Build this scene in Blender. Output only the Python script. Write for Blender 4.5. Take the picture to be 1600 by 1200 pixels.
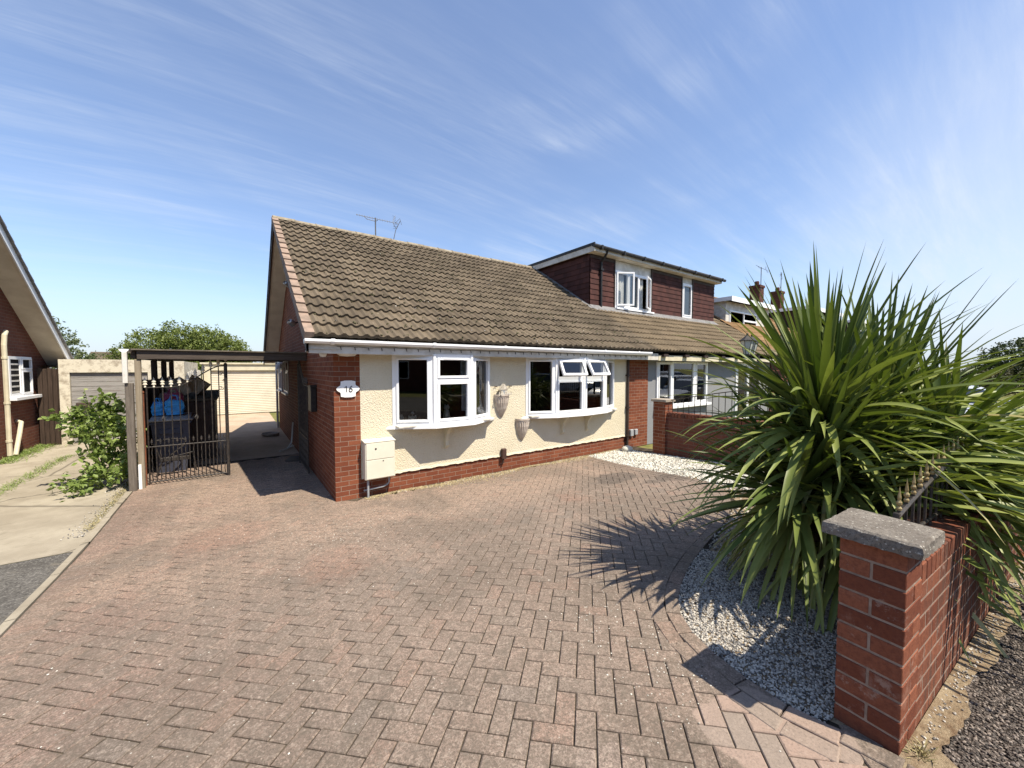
import bpy, math, random
import numpy as np
from mathutils import Vector, Matrix, Euler
random.seed(7); RS = np.random.RandomState(7)
for o in list(bpy.data.objects): bpy.data.objects.remove(o)
scene = bpy.context.scene; col = scene.collection
rad = math.radians; pi = math.pi
# ------------------------------------------------ camera, sky, sun, exposure
PSI = rad(54.3); PT = math.atan(25/600)
cd = bpy.data.cameras.new('camera'); cam = bpy.data.objects.new('camera', cd); col.objects.link(cam)
cam.location = (0, 0, 1.7)
fw = Vector((math.cos(PSI)*math.cos(PT), math.sin(PSI)*math.cos(PT), -math.sin(PT)))
cam.rotation_euler = fw.to_track_quat('-Z', 'Y').to_euler()
cd.sensor_width = 36; cd.lens = 13.5; cd.clip_start = .05; cd.clip_end = 3000
scene.camera = cam
SUN_EL, SUN_AZ = rad(58), math.atan2(.33, -.94)       # azimuth clockwise from +Y
world = bpy.data.worlds.new('World'); scene.world = world; world.use_nodes = True
def build_world():
    nt = world.node_tree; N = nt.nodes; L = nt.links; N.clear()
    out = N.new('ShaderNodeOutputWorld'); bg = N.new('ShaderNodeBackground'); bg.inputs['Strength'].default_value = .108
    sky = N.new('ShaderNodeTexSky'); sky.sky_type = 'NISHITA'; sky.sun_disc = False
    sky.sun_elevation = SUN_EL; sky.sun_rotation = SUN_AZ; sky.air_density = 1.15; sky.dust_density = .25; sky.ozone_density = 2.6
    tc = N.new('ShaderNodeTexCoord'); sep = N.new('ShaderNodeSeparateXYZ'); L.new(tc.outputs['Generated'], sep.inputs[0])
    def mth(op, a, b=None, c=None):
        n = N.new('ShaderNodeMath'); n.operation = op
        for i, v in enumerate((a, b, c)):
            if v is None: continue
            if isinstance(v, (int, float)): n.inputs[i].default_value = v
            else: L.new(v, n.inputs[i])
        return n.outputs[0]
    den = mth('ADD', mth('MAXIMUM', sep.outputs[2], 0.0), .16)
    cx = mth('DIVIDE', sep.outputs[0], den); cy = mth('DIVIDE', sep.outputs[1], den)
    cmb = N.new('ShaderNodeCombineXYZ'); L.new(cx, cmb.inputs[0]); L.new(cy, cmb.inputs[1])
    def layer(rot, sc, scale, detail, lo, hi, dist=.4):
        mp = N.new('ShaderNodeMapping'); mp.inputs['Rotation'].default_value = (0, 0, rad(rot)); mp.inputs['Scale'].default_value = sc
        L.new(cmb.outputs[0], mp.inputs[0])
        nz = N.new('ShaderNodeTexNoise'); nz.inputs['Scale'].default_value = scale; nz.inputs['Detail'].default_value = detail
        nz.inputs['Roughness'].default_value = .68; nz.inputs['Distortion'].default_value = dist
        L.new(mp.outputs[0], nz.inputs['Vector'])
        mr = N.new('ShaderNodeMapRange'); mr.inputs[1].default_value = lo; mr.inputs[2].default_value = hi; mr.interpolation_type = 'SMOOTHSTEP'
        L.new(nz.outputs[0], mr.inputs[0]); return mr.outputs[0]
    a = layer(20, (.30, 2.6, 1), 2.6, 13, .42, .78, .45)
    a2 = layer(62, (.30, 2.2, 1), 2.6, 13, .42, .80, .45)
    b = layer(-20, (.8, .8, 1), .8, 4, .30, .62, .8)
    c = layer(38, (.2, 2.2, 1), 4.5, 10, .42, .75, .2)
    # a broad veil of thin cloud low on the right
    vd = N.new('ShaderNodeVectorMath'); vd.operation = 'DOT_PRODUCT'; L.new(tc.outputs['Generated'], vd.inputs[0]); vd.inputs[1].default_value = Vector((.985, -.10, .14)).normalized()
    veil = N.new('ShaderNodeMapRange'); veil.inputs[1].default_value = .86; veil.inputs[2].default_value = 1.02; veil.interpolation_type = 'SMOOTHSTEP'; L.new(vd.outputs['Value'], veil.inputs[0])
    f = mth('MULTIPLY', mth('ADD', mth('ADD', a, mth('MULTIPLY', a2, .6)), mth('MULTIPLY', c, .45)), b)
    lowz = N.new('ShaderNodeMapRange'); lowz.inputs[1].default_value = .02; lowz.inputs[2].default_value = .35; lowz.inputs[3].default_value = .3; L.new(sep.outputs[2], lowz.inputs[0])
    f = mth('MULTIPLY', mth('MULTIPLY', f, .30), lowz.outputs[0])
    f = mth('ADD', f, mth('MULTIPLY', veil.outputs[0], mth('ADD', .48, mth('MULTIPLY', a2, .2))))
    f = mth('MINIMUM', mth('ADD', f, .09), .85)
    hz = N.new('ShaderNodeMapRange'); hz.inputs[1].default_value = -.02; hz.inputs[2].default_value = .06; L.new(sep.outputs[2], hz.inputs[0])
    f = mth('MULTIPLY', f, hz.outputs[0])
    mix = N.new('ShaderNodeMix'); mix.data_type = 'RGBA'
    tint = N.new('ShaderNodeMix'); tint.data_type = 'RGBA'; tint.blend_type = 'MULTIPLY'; tint.inputs[0].default_value = 1
    L.new(sky.outputs[0], tint.inputs[6]); tint.inputs[7].default_value = (.92, 1.0, 1.18, 1)
    hmix = N.new('ShaderNodeMix'); hmix.data_type = 'RGBA'; hz2 = N.new('ShaderNodeMapRange'); hz2.inputs[1].default_value = .20; hz2.inputs[2].default_value = -.02; hz2.inputs[4].default_value = .75; hz2.interpolation_type = 'SMOOTHSTEP'
    L.new(sep.outputs[2], hz2.inputs[0]); L.new(hz2.outputs[0], hmix.inputs[0]); L.new(tint.outputs[2], hmix.inputs[6]); hmix.inputs[7].default_value = (3.1, 3.9, 5.3, 1)
    L.new(f, mix.inputs[0]); L.new(hmix.outputs[2], mix.inputs[6]); mix.inputs[7].default_value = (4.7, 5.3, 6.3, 1)
    L.new(mix.outputs[2], bg.inputs[0]); L.new(bg.outputs[0], out.inputs[0])
build_world()
sd = bpy.data.lights.new('sun', 'SUN'); sd.energy = 5.0; sd.angle = rad(.5); sd.color = (1, .94, .83)
sun = bpy.data.objects.new('sun', sd); col.objects.link(sun)
tosun = Vector((math.sin(SUN_AZ)*math.cos(SUN_EL), math.cos(SUN_AZ)*math.cos(SUN_EL), math.sin(SUN_EL)))
sun.rotation_euler = (-tosun).to_track_quat('-Z', 'Y').to_euler(); sun.location = tosun*60
scene.view_settings.view_transform = 'Standard'; scene.view_settings.look = 'None'; scene.view_settings.gamma = 1
scene.view_settings.exposure = 0.70; scene.view_settings.use_curve_mapping = False
scene.view_settings.use_white_balance = True; scene.view_settings.white_balance_temperature = 6900; scene.view_settings.white_balance_tint = 10

# ------------------------------------------------ node helpers
class NT:
    def __init__(s, name):
        s.m = bpy.data.materials.new(name); s.m.use_nodes = True; s.N = s.m.node_tree.nodes; s.L = s.m.node_tree.links
        s.b = s.N['Principled BSDF']; s.b.inputs['Specular IOR Level'].default_value = .3
    def lk(s, v, inp):
        if isinstance(v, (int, float)): inp.default_value = v
        elif isinstance(v, tuple): inp.default_value = v if len(v) == len(inp.default_value) else v+(1,)
        else: s.L.new(v, inp)
    def obj(s): return s.N.new('ShaderNodeTexCoord').outputs['Object']
    def pos(s): return s.N.new('ShaderNodeNewGeometry').outputs['Position']
    def uv(s): return s.N.new('ShaderNodeTexCoord').outputs['UV']
    def rnd(s):
        n = s.N.new('ShaderNodeAttribute'); n.attribute_name = 'rnd'; return n.outputs['Fac']
    def mapg(s, v, sc, rot=(0, 0, 0), loc=(0, 0, 0)):
        n = s.N.new('ShaderNodeMapping'); s.L.new(v, n.inputs[0]); n.inputs['Scale'].default_value = sc; n.inputs['Rotation'].default_value = rot; n.inputs['Location'].default_value = loc; return n.outputs[0]
    def noise(s, v, scale, detail=4, rough=.55, dist=0):
        n = s.N.new('ShaderNodeTexNoise'); s.L.new(v, n.inputs['Vector']); n.inputs['Scale'].default_value = scale; n.inputs['Detail'].default_value = detail
        n.inputs['Roughness'].default_value = rough; n.inputs['Distortion'].default_value = dist; return n.outputs[0]
    def vor(s, v, scale, out='Distance'):
        n = s.N.new('ShaderNodeTexVoronoi'); s.L.new(v, n.inputs['Vector']); n.inputs['Scale'].default_value = scale; return n.outputs[out]
    def rvor(s, v, scale):
        n = s.N.new('ShaderNodeSeparateColor'); s.L.new(s.vor(v, scale, 'Color'), n.inputs[0]); return n.outputs[0]
    def rng(s, v, a, b, c=0, d=1, smooth=True):
        n = s.N.new('ShaderNodeMapRange'); s.lk(v, n.inputs[0])
        for i, x in enumerate((a, b, c, d)): n.inputs[i+1].default_value = x
        if smooth: n.interpolation_type = 'SMOOTHSTEP'
        return n.outputs[0]
    def mix(s, f, a, b, mode='MIX'):
        n = s.N.new('ShaderNodeMix'); n.data_type = 'RGBA'; n.blend_type = mode; s.lk(f, n.inputs[0]); s.lk(a, n.inputs[6]); s.lk(b, n.inputs[7]); return n.outputs[2]
    def mt(s, op, a, b=0.0):
        n = s.N.new('ShaderNodeMath'); n.operation = op; s.lk(a, n.inputs[0]); s.lk(b, n.inputs[1]); return n.outputs[0]
    def bump(s, h, st=.3, dist=.01, nrm=None):
        n = s.N.new('ShaderNodeBump'); s.L.new(h, n.inputs['Height']); n.inputs['Strength'].default_value = st; n.inputs['Distance'].default_value = dist
        if nrm is not None: s.L.new(nrm, n.inputs['Normal'])
        return n.outputs[0]
    def dist(s, v, p):
        n = s.N.new('ShaderNodeVectorMath'); n.operation = 'DISTANCE'; s.L.new(v, n.inputs[0]); n.inputs[1].default_value = p; return n.outputs['Value']
    def fin(s, c, rough=.8, nrm=None, metal=0, spec=None):
        s.lk(c, s.b.inputs['Base Color']); s.lk(rough, s.b.inputs['Roughness']); s.b.inputs['Metallic'].default_value = metal
        if nrm is not None: s.L.new(nrm, s.b.inputs['Normal'])
        if spec is not None: s.b.inputs['Specular IOR Level'].default_value = spec
        return s.m
def plain(name, c, c2=None, scale=8, rough=.6, bump=.0, bs=60, metal=0, spec=.3, stretch=(1, 1, 1)):
    t = NT(name); p = t.mapg(t.pos(), stretch)
    n = t.noise(p, scale, 6, .6); c2 = c2 or tuple(x*.82 for x in c)
    cc = t.mix(t.rng(n, .35, .65), c, c2)
    return t.fin(cc, rough, t.bump(t.noise(p, bs, 3), bump, .004) if bump else None, metal, spec)
M = {}
# -- bricks drawn in metres on UVs
def brickmat(name, c1, c2, mortar, hdr=(.5, .5, .5), row=.075, w=.225, eff=0.0, msz=.0055):
    t = NT(name); uv = t.uv(); b = t.N.new('ShaderNodeTexBrick'); t.L.new(t.mapg(uv, (1, 1, 1)), b.inputs['Vector'])
    b.inputs['Scale'].default_value = 1; b.inputs['Brick Width'].default_value = w; b.inputs['Row Height'].default_value = row
    b.inputs['Mortar Size'].default_value = msz; b.inputs['Mortar Smooth'].default_value = .25; b.inputs['Bias'].default_value = 0
    b.inputs['Color1'].default_value = c1+(1,); b.inputs['Color2'].default_value = c2+(1,); b.inputs['Mortar'].default_value = mortar+(1,)
    p = t.pos(); n1 = t.noise(p, 3.2, 5, .6); n2 = t.noise(p, 70, 4, .7)
    c = t.mix(t.rng(n2, .3, .75, 0, .45), b.outputs['Color'], tuple(x*.55 for x in c1))
    c = t.mix(t.rng(n1, .3, .7, 0, .35), c, tuple(x*.7 for x in c1))
    if eff: c = t.mix(t.rng(t.noise(p, 1.7, 7, .7), .55, .75, 0, eff), c, (.42, .36, .31))
    h = t.mix(.18, t.mt('SUBTRACT', 1.0, b.outputs['Fac']), n2)
    return t.fin(c, .88, t.bump(h, .8, .012), spec=.15)
M['brick'] = brickmat('red_brick', (.165, .048, .026), (.265, .090, .046), (.33, .24, .18))
M['brick_dark'] = brickmat('brown_red_brick', (.135, .050, .034), (.19, .070, .046), (.20, .14, .11))
M['brick_orange'] = brickmat('orange_brick', (.235, .065, .028), (.30, .10, .045), (.40, .30, .22))
M['brick_far'] = brickmat('distant_brick', (.09, .035, .025), (.12, .045, .032), (.2, .15, .12))
def m_realbrick():
    t = NT('pillar_brick'); p = t.pos(); r = t.rnd()
    c = t.mix(t.rng(r, 0, 1), (.155, .048, .026), (.26, .092, .050))
    c = t.mix(t.rng(t.noise(p, 45, 6, .75), .38, .7, 0, .55), c, (.085, .025, .018))
    c = t.mix(t.rng(t.noise(p, 5, 6, .7), .55, .74, 0, .5), c, (.33, .19, .14))
    c = t.mix(t.rng(t.vor(p, 90), .0, .12, .8, 0), c, (.06, .03, .025))
    wz = t.mapg(p, (9, 9, 1.2))
    sx = t.N.new('ShaderNodeSeparateXYZ'); t.L.new(p, sx.inputs[0]); far = t.rng(sx.outputs[0], 2.5, 2.75)
    c = t.mix(t.mt('MULTIPLY', t.rng(t.noise(wz, 2.2, 6, .7), .42, .62), t.mt('MULTIPLY', far, .75)), c, (.085, .050, .038))
    c = t.mix(t.mt('MULTIPLY', t.rng(t.noise(p, 7, 7, .8), .56, .66), .5), c, (.36, .27, .22))
    h = t.mt('ADD', t.noise(p, 160, 4, .7), t.mt('MULTIPLY', t.noise(p, 25, 4), 1.5))
    return t.fin(c, .86, t.bump(h, .55, .004), spec=.2)
M['rbrick'] = m_realbrick()
M['mortar'] = plain('mortar', (.31, .23, .18), (.22, .16, .125), 20, .95, .6, 150)
def m_render():
    t = NT('cream_render'); p = t.pos()
    n = t.noise(p, 48, 5, .6, .1); n2 = t.noise(p, 110, 3)
    c = t.mix(t.rng(t.noise(p, 2.2, 5), .3, .7), (.66, .60, .46), (.62, .555, .41))
    c = t.mix(t.rng(n, .30, .46, .5, 0), c, (.50, .43, .30))
    c = t.mix(t.rng(t.vor(p, 3.3), .0, .035, .75, 0), c, (.15, .11, .07))
    return t.fin(c, .92, t.bump(t.mix(.15, t.rng(n, .3, .75), n2), .75, .012), spec=.1)
M['render'] = m_render()
def m_grender():
    t = NT('grey_render'); p = t.pos(); n = t.noise(p, 40, 4, .6)
    return t.fin(t.mix(t.rng(n, .3, .7), (.20, .205, .215), (.25, .255, .265)), .92, t.bump(n, .5, .01), spec=.1)
M['grender'] = m_grender()
def m_tile(name, a, b, moss):
    t = NT(name); p = t.pos(); r = t.rnd()
    c = t.mix(t.rng(r, 0, 1), a, b)
    c = t.mix(t.rng(t.noise(p, 1.1, 6, .65), .42, .66, 0, .6), c, tuple(x*.62 for x in a))
    c = t.mix(t.rng(t.noise(p, 14, 6, .75), .46, .72, 0, .6), c, moss)
    c = t.mix(t.rng(t.noise(p, 60, 4, .8), .5, .8, 0, .5), c, tuple(x*.45 for x in a))
    sp = t.mt('MULTIPLY', t.rng(t.vor(p, 5.5), .05, .09, 1, 0), t.rng(t.noise(p, 1.9, 3), .5, .62))
    c = t.mix(t.mt('MULTIPLY', sp, .75), c, (.42, .38, .30))
    return t.fin(c, .93, t.bump(t.noise(p, 90, 5, .8), .5, .006), spec=.12)
M['tile'] = m_tile('roof_tile', (.112, .088, .063), (.165, .130, .092), (.095, .082, .048))
M['tile2'] = m_tile('roof_tile_neighbour', (.155, .120, .080), (.200, .154, .102), (.16, .12, .07))
M['tile_far'] = m_tile('far_roof_tile', (.20, .12, .06), (.25, .15, .08), (.15, .12, .06))
M['verge'] = plain('pink_verge_concrete', (.30, .215, .165), (.20, .15, .115), 6, .9, .5, 80)
M['ridge'] = plain('weathered_ridge', (.19, .155, .11), (.30, .26, .19), 9, .93, .7, 50)
M['white'] = plain('white_upvc', (.80, .81, .82), (.76, .77, .78), 2, .32, spec=.45)
M['offwhite'] = plain('old_white_paint', (.62, .60, .55), (.48, .45, .39), 5, .6, .2)
M['cream'] = plain('cream_paint', (.60, .55, .41), (.52, .47, .34), 4, .6, .1)
M['soffit'] = plain('beige_soffit', (.70, .64, .53), (.60, .54, .44), 3, .75, .15, 30)
M['black'] = plain('black_paint', (.014, .014, .016), (.03, .028, .026), 20, .45, .2)
M['iron'] = plain('black_iron', (.018, .017, .017), (.05, .04, .033), 25, .5, .35, 120, spec=.4)
M['rust'] = plain('rusty_iron', (.22, .075, .035), (.13, .05, .03), 14, .85, .5, 90)
M['gold'] = plain('weathered_gold_paint', (.42, .33, .17), (.28, .2, .09), 30, .45, .2, metal=.5)
M['finial'] = plain('cream_finial_paint', (.72, .68, .58), (.55, .50, .38), 30, .6)
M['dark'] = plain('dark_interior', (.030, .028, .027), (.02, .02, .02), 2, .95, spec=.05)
M['darkfascia'] = plain('dark_brown_trim', (.035, .022, .018), (.05, .035, .028), 6, .55)
M['lead'] = plain('lead_flashing', (.13, .13, .135), (.21, .205, .2), 7, .7, .3)
M['hang'] = plain('red_brown_hung_tile', (.085, .028, .024), (.055, .02, .018), 5, .8, .3, 60)
def m_hang():
    t = NT('hung_tile'); p = t.pos(); r = t.rnd()
    c = t.mix(r, (.052, .022, .019), (.088, .035, .029)); c = t.mix(t.rng(t.noise(p, 30, 4), .4, .75, 0, .4), c, (.04, .018, .016))
    return t.fin(c, .82, t.bump(t.noise(p, 120, 3), .3, .004), spec=.2)
M['hang'] = m_hang()
def m_wood(name, a, b, ax=2):
    t = NT(name); st = [14, 14, 14]; st[ax] = .9
    p = t.mapg(t.pos(), tuple(st)); n = t.noise(p, 3, 8, .7, .3)
    c = t.mix(t.rng(n, .32, .68), a, b); c = t.mix(t.rng(t.noise(p, 9, 4, .8), .55, .7, 0, .7), c, tuple(x*.35 for x in a))
    return t.fin(c, .9, t.bump(n, .6, .006), spec=.12)
M['wood'] = m_wood('weathered_grey_wood', (.175, .150, .125), (.105, .088, .072))
M['woodx'] = m_wood('weathered_grey_beam', (.10, .082, .068), (.06, .048, .040), 0)
M['woodboard'] = m_wood('silvered_boards', (.34, .325, .31), (.22, .205, .19), 0)
M['woodlight'] = m_wood('pale_wood', (.30, .255, .19), (.22, .18, .13))
M['wooddark'] = m_wood('dark_fence_boards', (.07, .048, .036), (.04, .028, .022))
M['felt'] = plain('roofing_felt', (.16, .135, .10), (.10, .085, .065), 6, .95, .5, 80)
def glassmat(name, tint, k=1.0):
    t = NT(name); N, L = t.N, t.L; N.remove(t.b); out = [n for n in N if n.type == 'OUTPUT_MATERIAL'][0]
    tr = N.new('ShaderNodeBsdfTransparent'); tr.inputs[0].default_value = tint+(1,)
    gl = N.new('ShaderNodeBsdfGlossy'); gl.inputs[0].default_value = (1, 1, 1, 1); gl.inputs['Roughness'].default_value = .006
    fr = N.new('ShaderNodeFresnel'); fr.inputs[0].default_value = 1.5
    f = t.mt('MINIMUM', t.mt('MULTIPLY', fr.outputs[0], 1.7*k), 1.0)
    mx = N.new('ShaderNodeMixShader'); L.new(f, mx.inputs[0]); L.new(tr.outputs[0], mx.inputs[1]); L.new(gl.outputs[0], mx.inputs[2]); L.new(mx.outputs[0], out.inputs[0])
    return t.m
M['glass'] = glassmat('window_glass', (.62, .64, .64))
M['carglass'] = plain('car_glass', (.02, .025, .03), (.02, .025, .03), 2, .05, spec=.8)
M['farglass'] = plain('dark_window_glass', (.035, .045, .055), (.05, .06, .07), 2, .05, spec=.8)
M['curtain'] = plain('white_net_curtain', (.72, .72, .70), (.60, .60, .58), 9, .9, .1)
def m_paver():
    t = NT('block_paving'); p = t.pos(); r = t.rnd()
    c = t.mix(r, (.272, .213, .172), (.312, .228, .180))
    # sun-bleached clean orange strip near the house, grey dirty middle, reddish left edge
    n = t.noise(p, .75, 6, .62, .5)
    s = t.N.new('ShaderNodeSeparateXYZ'); t.L.new(p, s.inputs[0])
    near = t.rng(t.mt('ADD', s.outputs[1], t.mt('MULTIPLY', t.noise(p, .9, 5, .6), 2.6)), 4.6, 6.3)
    c = t.mix(t.mt('MULTIPLY', near, .75), c, t.mix(r, (.38, .27, .20), (.43, .30, .225)))
    dirt = t.rng(n, .42, .60)
    c = t.mix(t.mt('MULTIPLY', dirt, .58), c, (.150, .118, .094))
    left = t.mt('MULTIPLY', t.rng(s.outputs[0], .6, -1.2), t.rng(t.noise(p, 1.3, 5, .6), .38, .62))
    c = t.mix(t.mt('MULTIPLY', left, .42), c, (.26, .155, .125))
    # scattered redder single pavers
    c = t.mix(t.rng(r, .90, .97, 0, .28), c, (.32, .19, .14))
    c = t.mix(t.rng(r, .06, .02, 0, .25), c, (.17, .155, .14))
    # reddish cleaned patches
    for q, ra in (((3.95, 4.0, -.2), .75), ((-.2, 5.6, -.28), 1.0), ((.7, 3.9, -.2), .9)):
        d = t.mt('ADD', t.dist(p, q), t.mt('MULTIPLY', t.noise(p, 2.2, 4), .9))
        c = t.mix(t.rng(d, ra+.05, ra-.25, 0, .36), c, (.38, .20, .14))
    # dark uneven marks
    for q, ra, k in (((5.3, 4.3, -.21), .34, .8), ((5.95, 3.75, -.18), .18, .75), ((5.5, 3.72, -.18), .14, .7), ((6.15, 3.55, -.17), .14, .7)):
        pp = t.mapg(p, (.72, 1.25, 1)); qq = (q[0]*.72, q[1]*1.25, q[2])
        d = t.mt('ADD', t.dist(pp, qq), t.mt('MULTIPLY', t.mt('SUBTRACT', t.noise(p, 3.5, 4), .5), .4))
        c = t.mix(t.rng(d, ra+.05, ra-.05, 0, k), c, (.075, .062, .055))
    # the paler clean lobe by the pillar
    d = t.mt('ADD', t.dist(p, (1.97, .62, 0)), t.mt('MULTIPLY', t.mt('SUBTRACT', t.noise(p, 2.4, 3), .5), .5))
    clean = t.mt('MULTIPLY', t.rng(d, .34, .31, 0, .62), t.rng(t.noise(p, 90, 5, .8), .36, .52, .45, 1))
    for q, ra in (((1.27, 1.02, 0), .15), ((.95, 1.22, 0), .10)):
        d = t.mt('ADD', t.dist(p, q), t.mt('MULTIPLY', t.mt('SUBTRACT', t.noise(p, 4, 3), .5), .2))
        c = t.mix(t.rng(d, ra+.01, ra-.01, 0, .6), c, t.mix(r, (.34, .27, .23), (.41, .29, .23)))
    sp = t.noise(p, 150, 5, .85)
    c = t.mix(t.rng(sp, .49, .58, 0, .72), c, (.085, .068, .055))
    c = t.mix(t.rng(t.noise(p, 62, 6, .9), .50, .60, 0, .45), c, (.095, .076, .060))
    c = t.mix(t.rng(t.noise(p, 48, 6, .9), .60, .68, 0, .22), c, (.42, .35, .28))
    wp = t.mapg(p, (1, 1, .02)); v1 = t.rvor(wp, 115); v2 = t.rvor(wp, 52)
    c = t.mix(t.rng(v1, .34, .30, 0, .50), c, (.105, .085, .068))
    c = t.mix(t.rng(v1, .86, .90, 0, .28), c, (.44, .36, .29))
    c = t.mix(t.rng(v2, .26, .20, 0, .25), c, (.12, .097, .078))
    c = t.mix(t.rng(v2, .90, .94, 0, .14), c, (.46, .39, .32))
    sp2 = t.noise(p, 210, 4, .8)
    c = t.mix(t.rng(sp2, .60, .68, 0, .55), c, (.52, .46, .40))
    c = t.mix(t.rng(t.noise(p, 11, 6, .75), .44, .68, 0, .55), c, (.13, .108, .085))
    c = t.mix(t.rng(t.noise(p, 38, 6, .8), .50, .66, 0, .5), c, (.11, .09, .072))
    c = t.mix(clean, c, t.mix(r, (.32, .26, .215), (.40, .29, .235)))
    lich = t.mt('MULTIPLY', t.rng(t.vor(p, 22), .06, .10, 1, 0), t.rng(t.noise(p, 1.6, 3), .5, .62))
    c = t.mix(t.mt('MULTIPLY', lich, .7), c, (.58, .55, .48))
    return t.fin(c, .92, t.bump(t.mt('ADD', sp, t.mt('MULTIPLY', t.noise(p, 30, 5, .7), .6)), .55, .006), spec=.14)
M['paver'] = m_paver()
def m_joint():
    t = NT('joint_sand'); p = t.pos()
    c = t.mix(t.rng(t.noise(p, 9, 5, .7), .45, .65), (.045, .036, .028), (.11, .09, .065))
    return t.fin(c, .97, t.bump(t.noise(p, 200, 3), .6, .006), spec=.05)
M['joint'] = m_joint()
def m_conc(name, a, b, dk, crack=True):
    t = NT(name); p = t.pos()
    c = t.mix(t.rng(t.noise(p, 1.4, 7, .65), .35, .65), a, b)
    c = t.mix(t.rng(t.noise(p, 5, 8, .75), .5, .72, 0, .5), c, dk)
    c = t.mix(t.rng(t.noise(p, 170, 4, .8), .5, .66, 0, .4), c, dk)
    c = t.mix(t.rng(t.noise(p, 130, 3, .8), .62, .7, 0, .35), c, tuple(min(1, x*1.6) for x in a))
    if crack:
        e = t.N.new('ShaderNodeTexVoronoi'); e.feature = 'DISTANCE_TO_EDGE'; t.L.new(t.mix(.25, p, t.noise(p, 2, 5)), e.inputs['Vector']); e.inputs['Scale'].default_value = .55
        c = t.mix(t.rng(e.outputs['Distance'], .0, .010, .7, 0), c, (.08, .07, .055))
    return t.fin(c, .94, t.bump(t.noise(p, 110, 5, .8), .5, .006), spec=.1)
M['conc'] = m_conc('concrete', (.36, .32, .25), (.27, .235, .18), (.19, .165, .12))
M['conc2'] = m_conc('side_concrete', (.47, .36, .27), (.38, .29, .21), (.24, .18, .13), False)
def m_tar():
    t = NT('tarmac'); p = t.pos(); wp = t.mapg(p, (1, 1, .02)); v = t.rvor(wp, 85)
    c = t.mix(t.rng(t.noise(p, 1.1, 6, .7), .35, .65), (.135, .127, .115), (.095, .089, .080))
    c = t.mix(t.rng(v, .3, .2, 0, .6), c, (.045, .042, .038)); c = t.mix(t.rng(v, .82, .9, 0, .5), c, (.27, .255, .23))
    c = t.mix(t.rng(t.noise(p, 5, 7, .8), .54, .68, 0, .5), c, (.20, .17, .13))
    return t.fin(c, .93, t.bump(t.noise(p, 110, 5, .8), .7, .008), spec=.1)
M['tarmac'] = m_tar()
def m_oldtar():
    t = NT('coarse_tarmac'); p = t.pos()
    v = t.rvor(p, 95); c = t.mix(.75, (.055, .043, .037), t.mix(t.rng(v, .25, .95), (.022, .018, .016), (.24, .20, .175)))
    c = t.mix(t.rng(t.noise(p, 2, 6, .7), .45, .7, 0, .5), c, (.06, .048, .042))
    return t.fin(c, .92, t.bump(t.vor(p, 75), .9, .012), spec=.15)
M['oldtar'] = m_oldtar()
def m_dirt():
    t = NT('sandy_dirt'); p = t.pos()
    c = t.mix(t.rng(t.noise(p, 9, 8, .75), .38, .66), (.36, .285, .19), (.20, .135, .085))
    c = t.mix(t.rng(t.noise(p, 60, 5, .8), .52, .65, 0, .7), c, (.10, .075, .05))
    c = t.mix(t.rng(t.noise(p, 38, 5, .8), .60, .68, 0, .7), c, (.55, .47, .34))
    return t.fin(c, .97, t.bump(t.noise(p, 50, 6, .8), .9, .02), spec=.05)
M['dirt'] = m_dirt()
M['grass'] = plain('rough_grass', (.10, .12, .035), (.19, .17, .07), 3, .95, .8, 40, spec=.05)
def m_stone(name, a, b, c3):
    t = NT(name); r = t.rnd(); p = t.pos()
    n = t.N.new('ShaderNodeValToRGB'); t.L.new(r, n.inputs[0]); n.color_ramp.interpolation = 'CONSTANT'
    e = n.color_ramp.elements; e[0].position = 0; e[0].color = a+(1,); e[1].position = .45; e[1].color = b+(1,)
    k = e.new(.78); k.color = c3+(1,)
    c = t.mix(t.rng(t.noise(p, 120, 3), .4, .7, 0, .3), n.outputs[0], (.25, .23, .2))
    return t.fin(c, .8, spec=.25)
M['stone'] = m_stone('gravel_mixed', (.50, .465, .405), (.31, .285, .255), (.12, .115, .11))
M['stonew'] = m_stone('gravel_white', (.70, .68, .60), (.55, .53, .46), (.34, .32, .27))
def m_cap():
    t = NT('lichen_stone_cap'); p = t.pos()
    c = t.mix(t.rng(t.noise(p, 6, 7, .7), .35, .65), (.235, .21, .18), (.16, .14, .12))
    c = t.mix(t.rng(t.noise(p, 70, 6, .85), .50, .60, 0, .8), c, (.07, .062, .055))
    c = t.mix(t.rng(t.noise(p, 55, 4, .8), .60, .66, 0, .8), c, (.50, .48, .42))
    c = t.mix(t.rng(t.vor(p, 34), .10, .16, .7, 0), c, (.55, .53, .48))
    return t.fin(c, .93, t.bump(t.noise(p, 60, 6, .85), .8, .008), spec=.12)
M['cap'] = m_cap()
M['pcap'] = plain('pale_coping', (.36, .31, .25), (.25, .21, .17), 8, .93, .6, 70)
def leafmat(name, a, b, c3=None, rough=.42, tr=.3, sp=.35):
    t = NT(name); r = t.rnd(); p = t.pos()
    c = t.mix(r, a, b)
    if c3: c = t.mix(t.rng(r, .93, .95), c, c3)
    c = t.mix(t.rng(t.noise(p, 6, 3), .4, .7, 0, .3), c, tuple(x*.7 for x in a))
    t.fin(c, rough, spec=sp)
    N, L = t.N, t.L; out = [n for n in N if n.type == 'OUTPUT_MATERIAL'][0]
    tl = N.new('ShaderNodeBsdfTranslucent'); L.new(t.mix(1.0, c, (1.0, 1.15, .45), 'MULTIPLY'), tl.inputs[0])
    mx = N.new('ShaderNodeMixShader'); mx.inputs[0].default_value = tr; L.new(t.b.outputs[0], mx.inputs[1]); L.new(tl.outputs[0], mx.inputs[2]); L.new(mx.outputs[0], out.inputs[0])
    return t.m
M['cord'] = leafmat('cordyline_leaf', (.066, .102, .020), (.36, .395, .115), (.40, .35, .16), .46, .18, .32)  # pale end of the range paints sunlight on the drooping leaves
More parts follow.
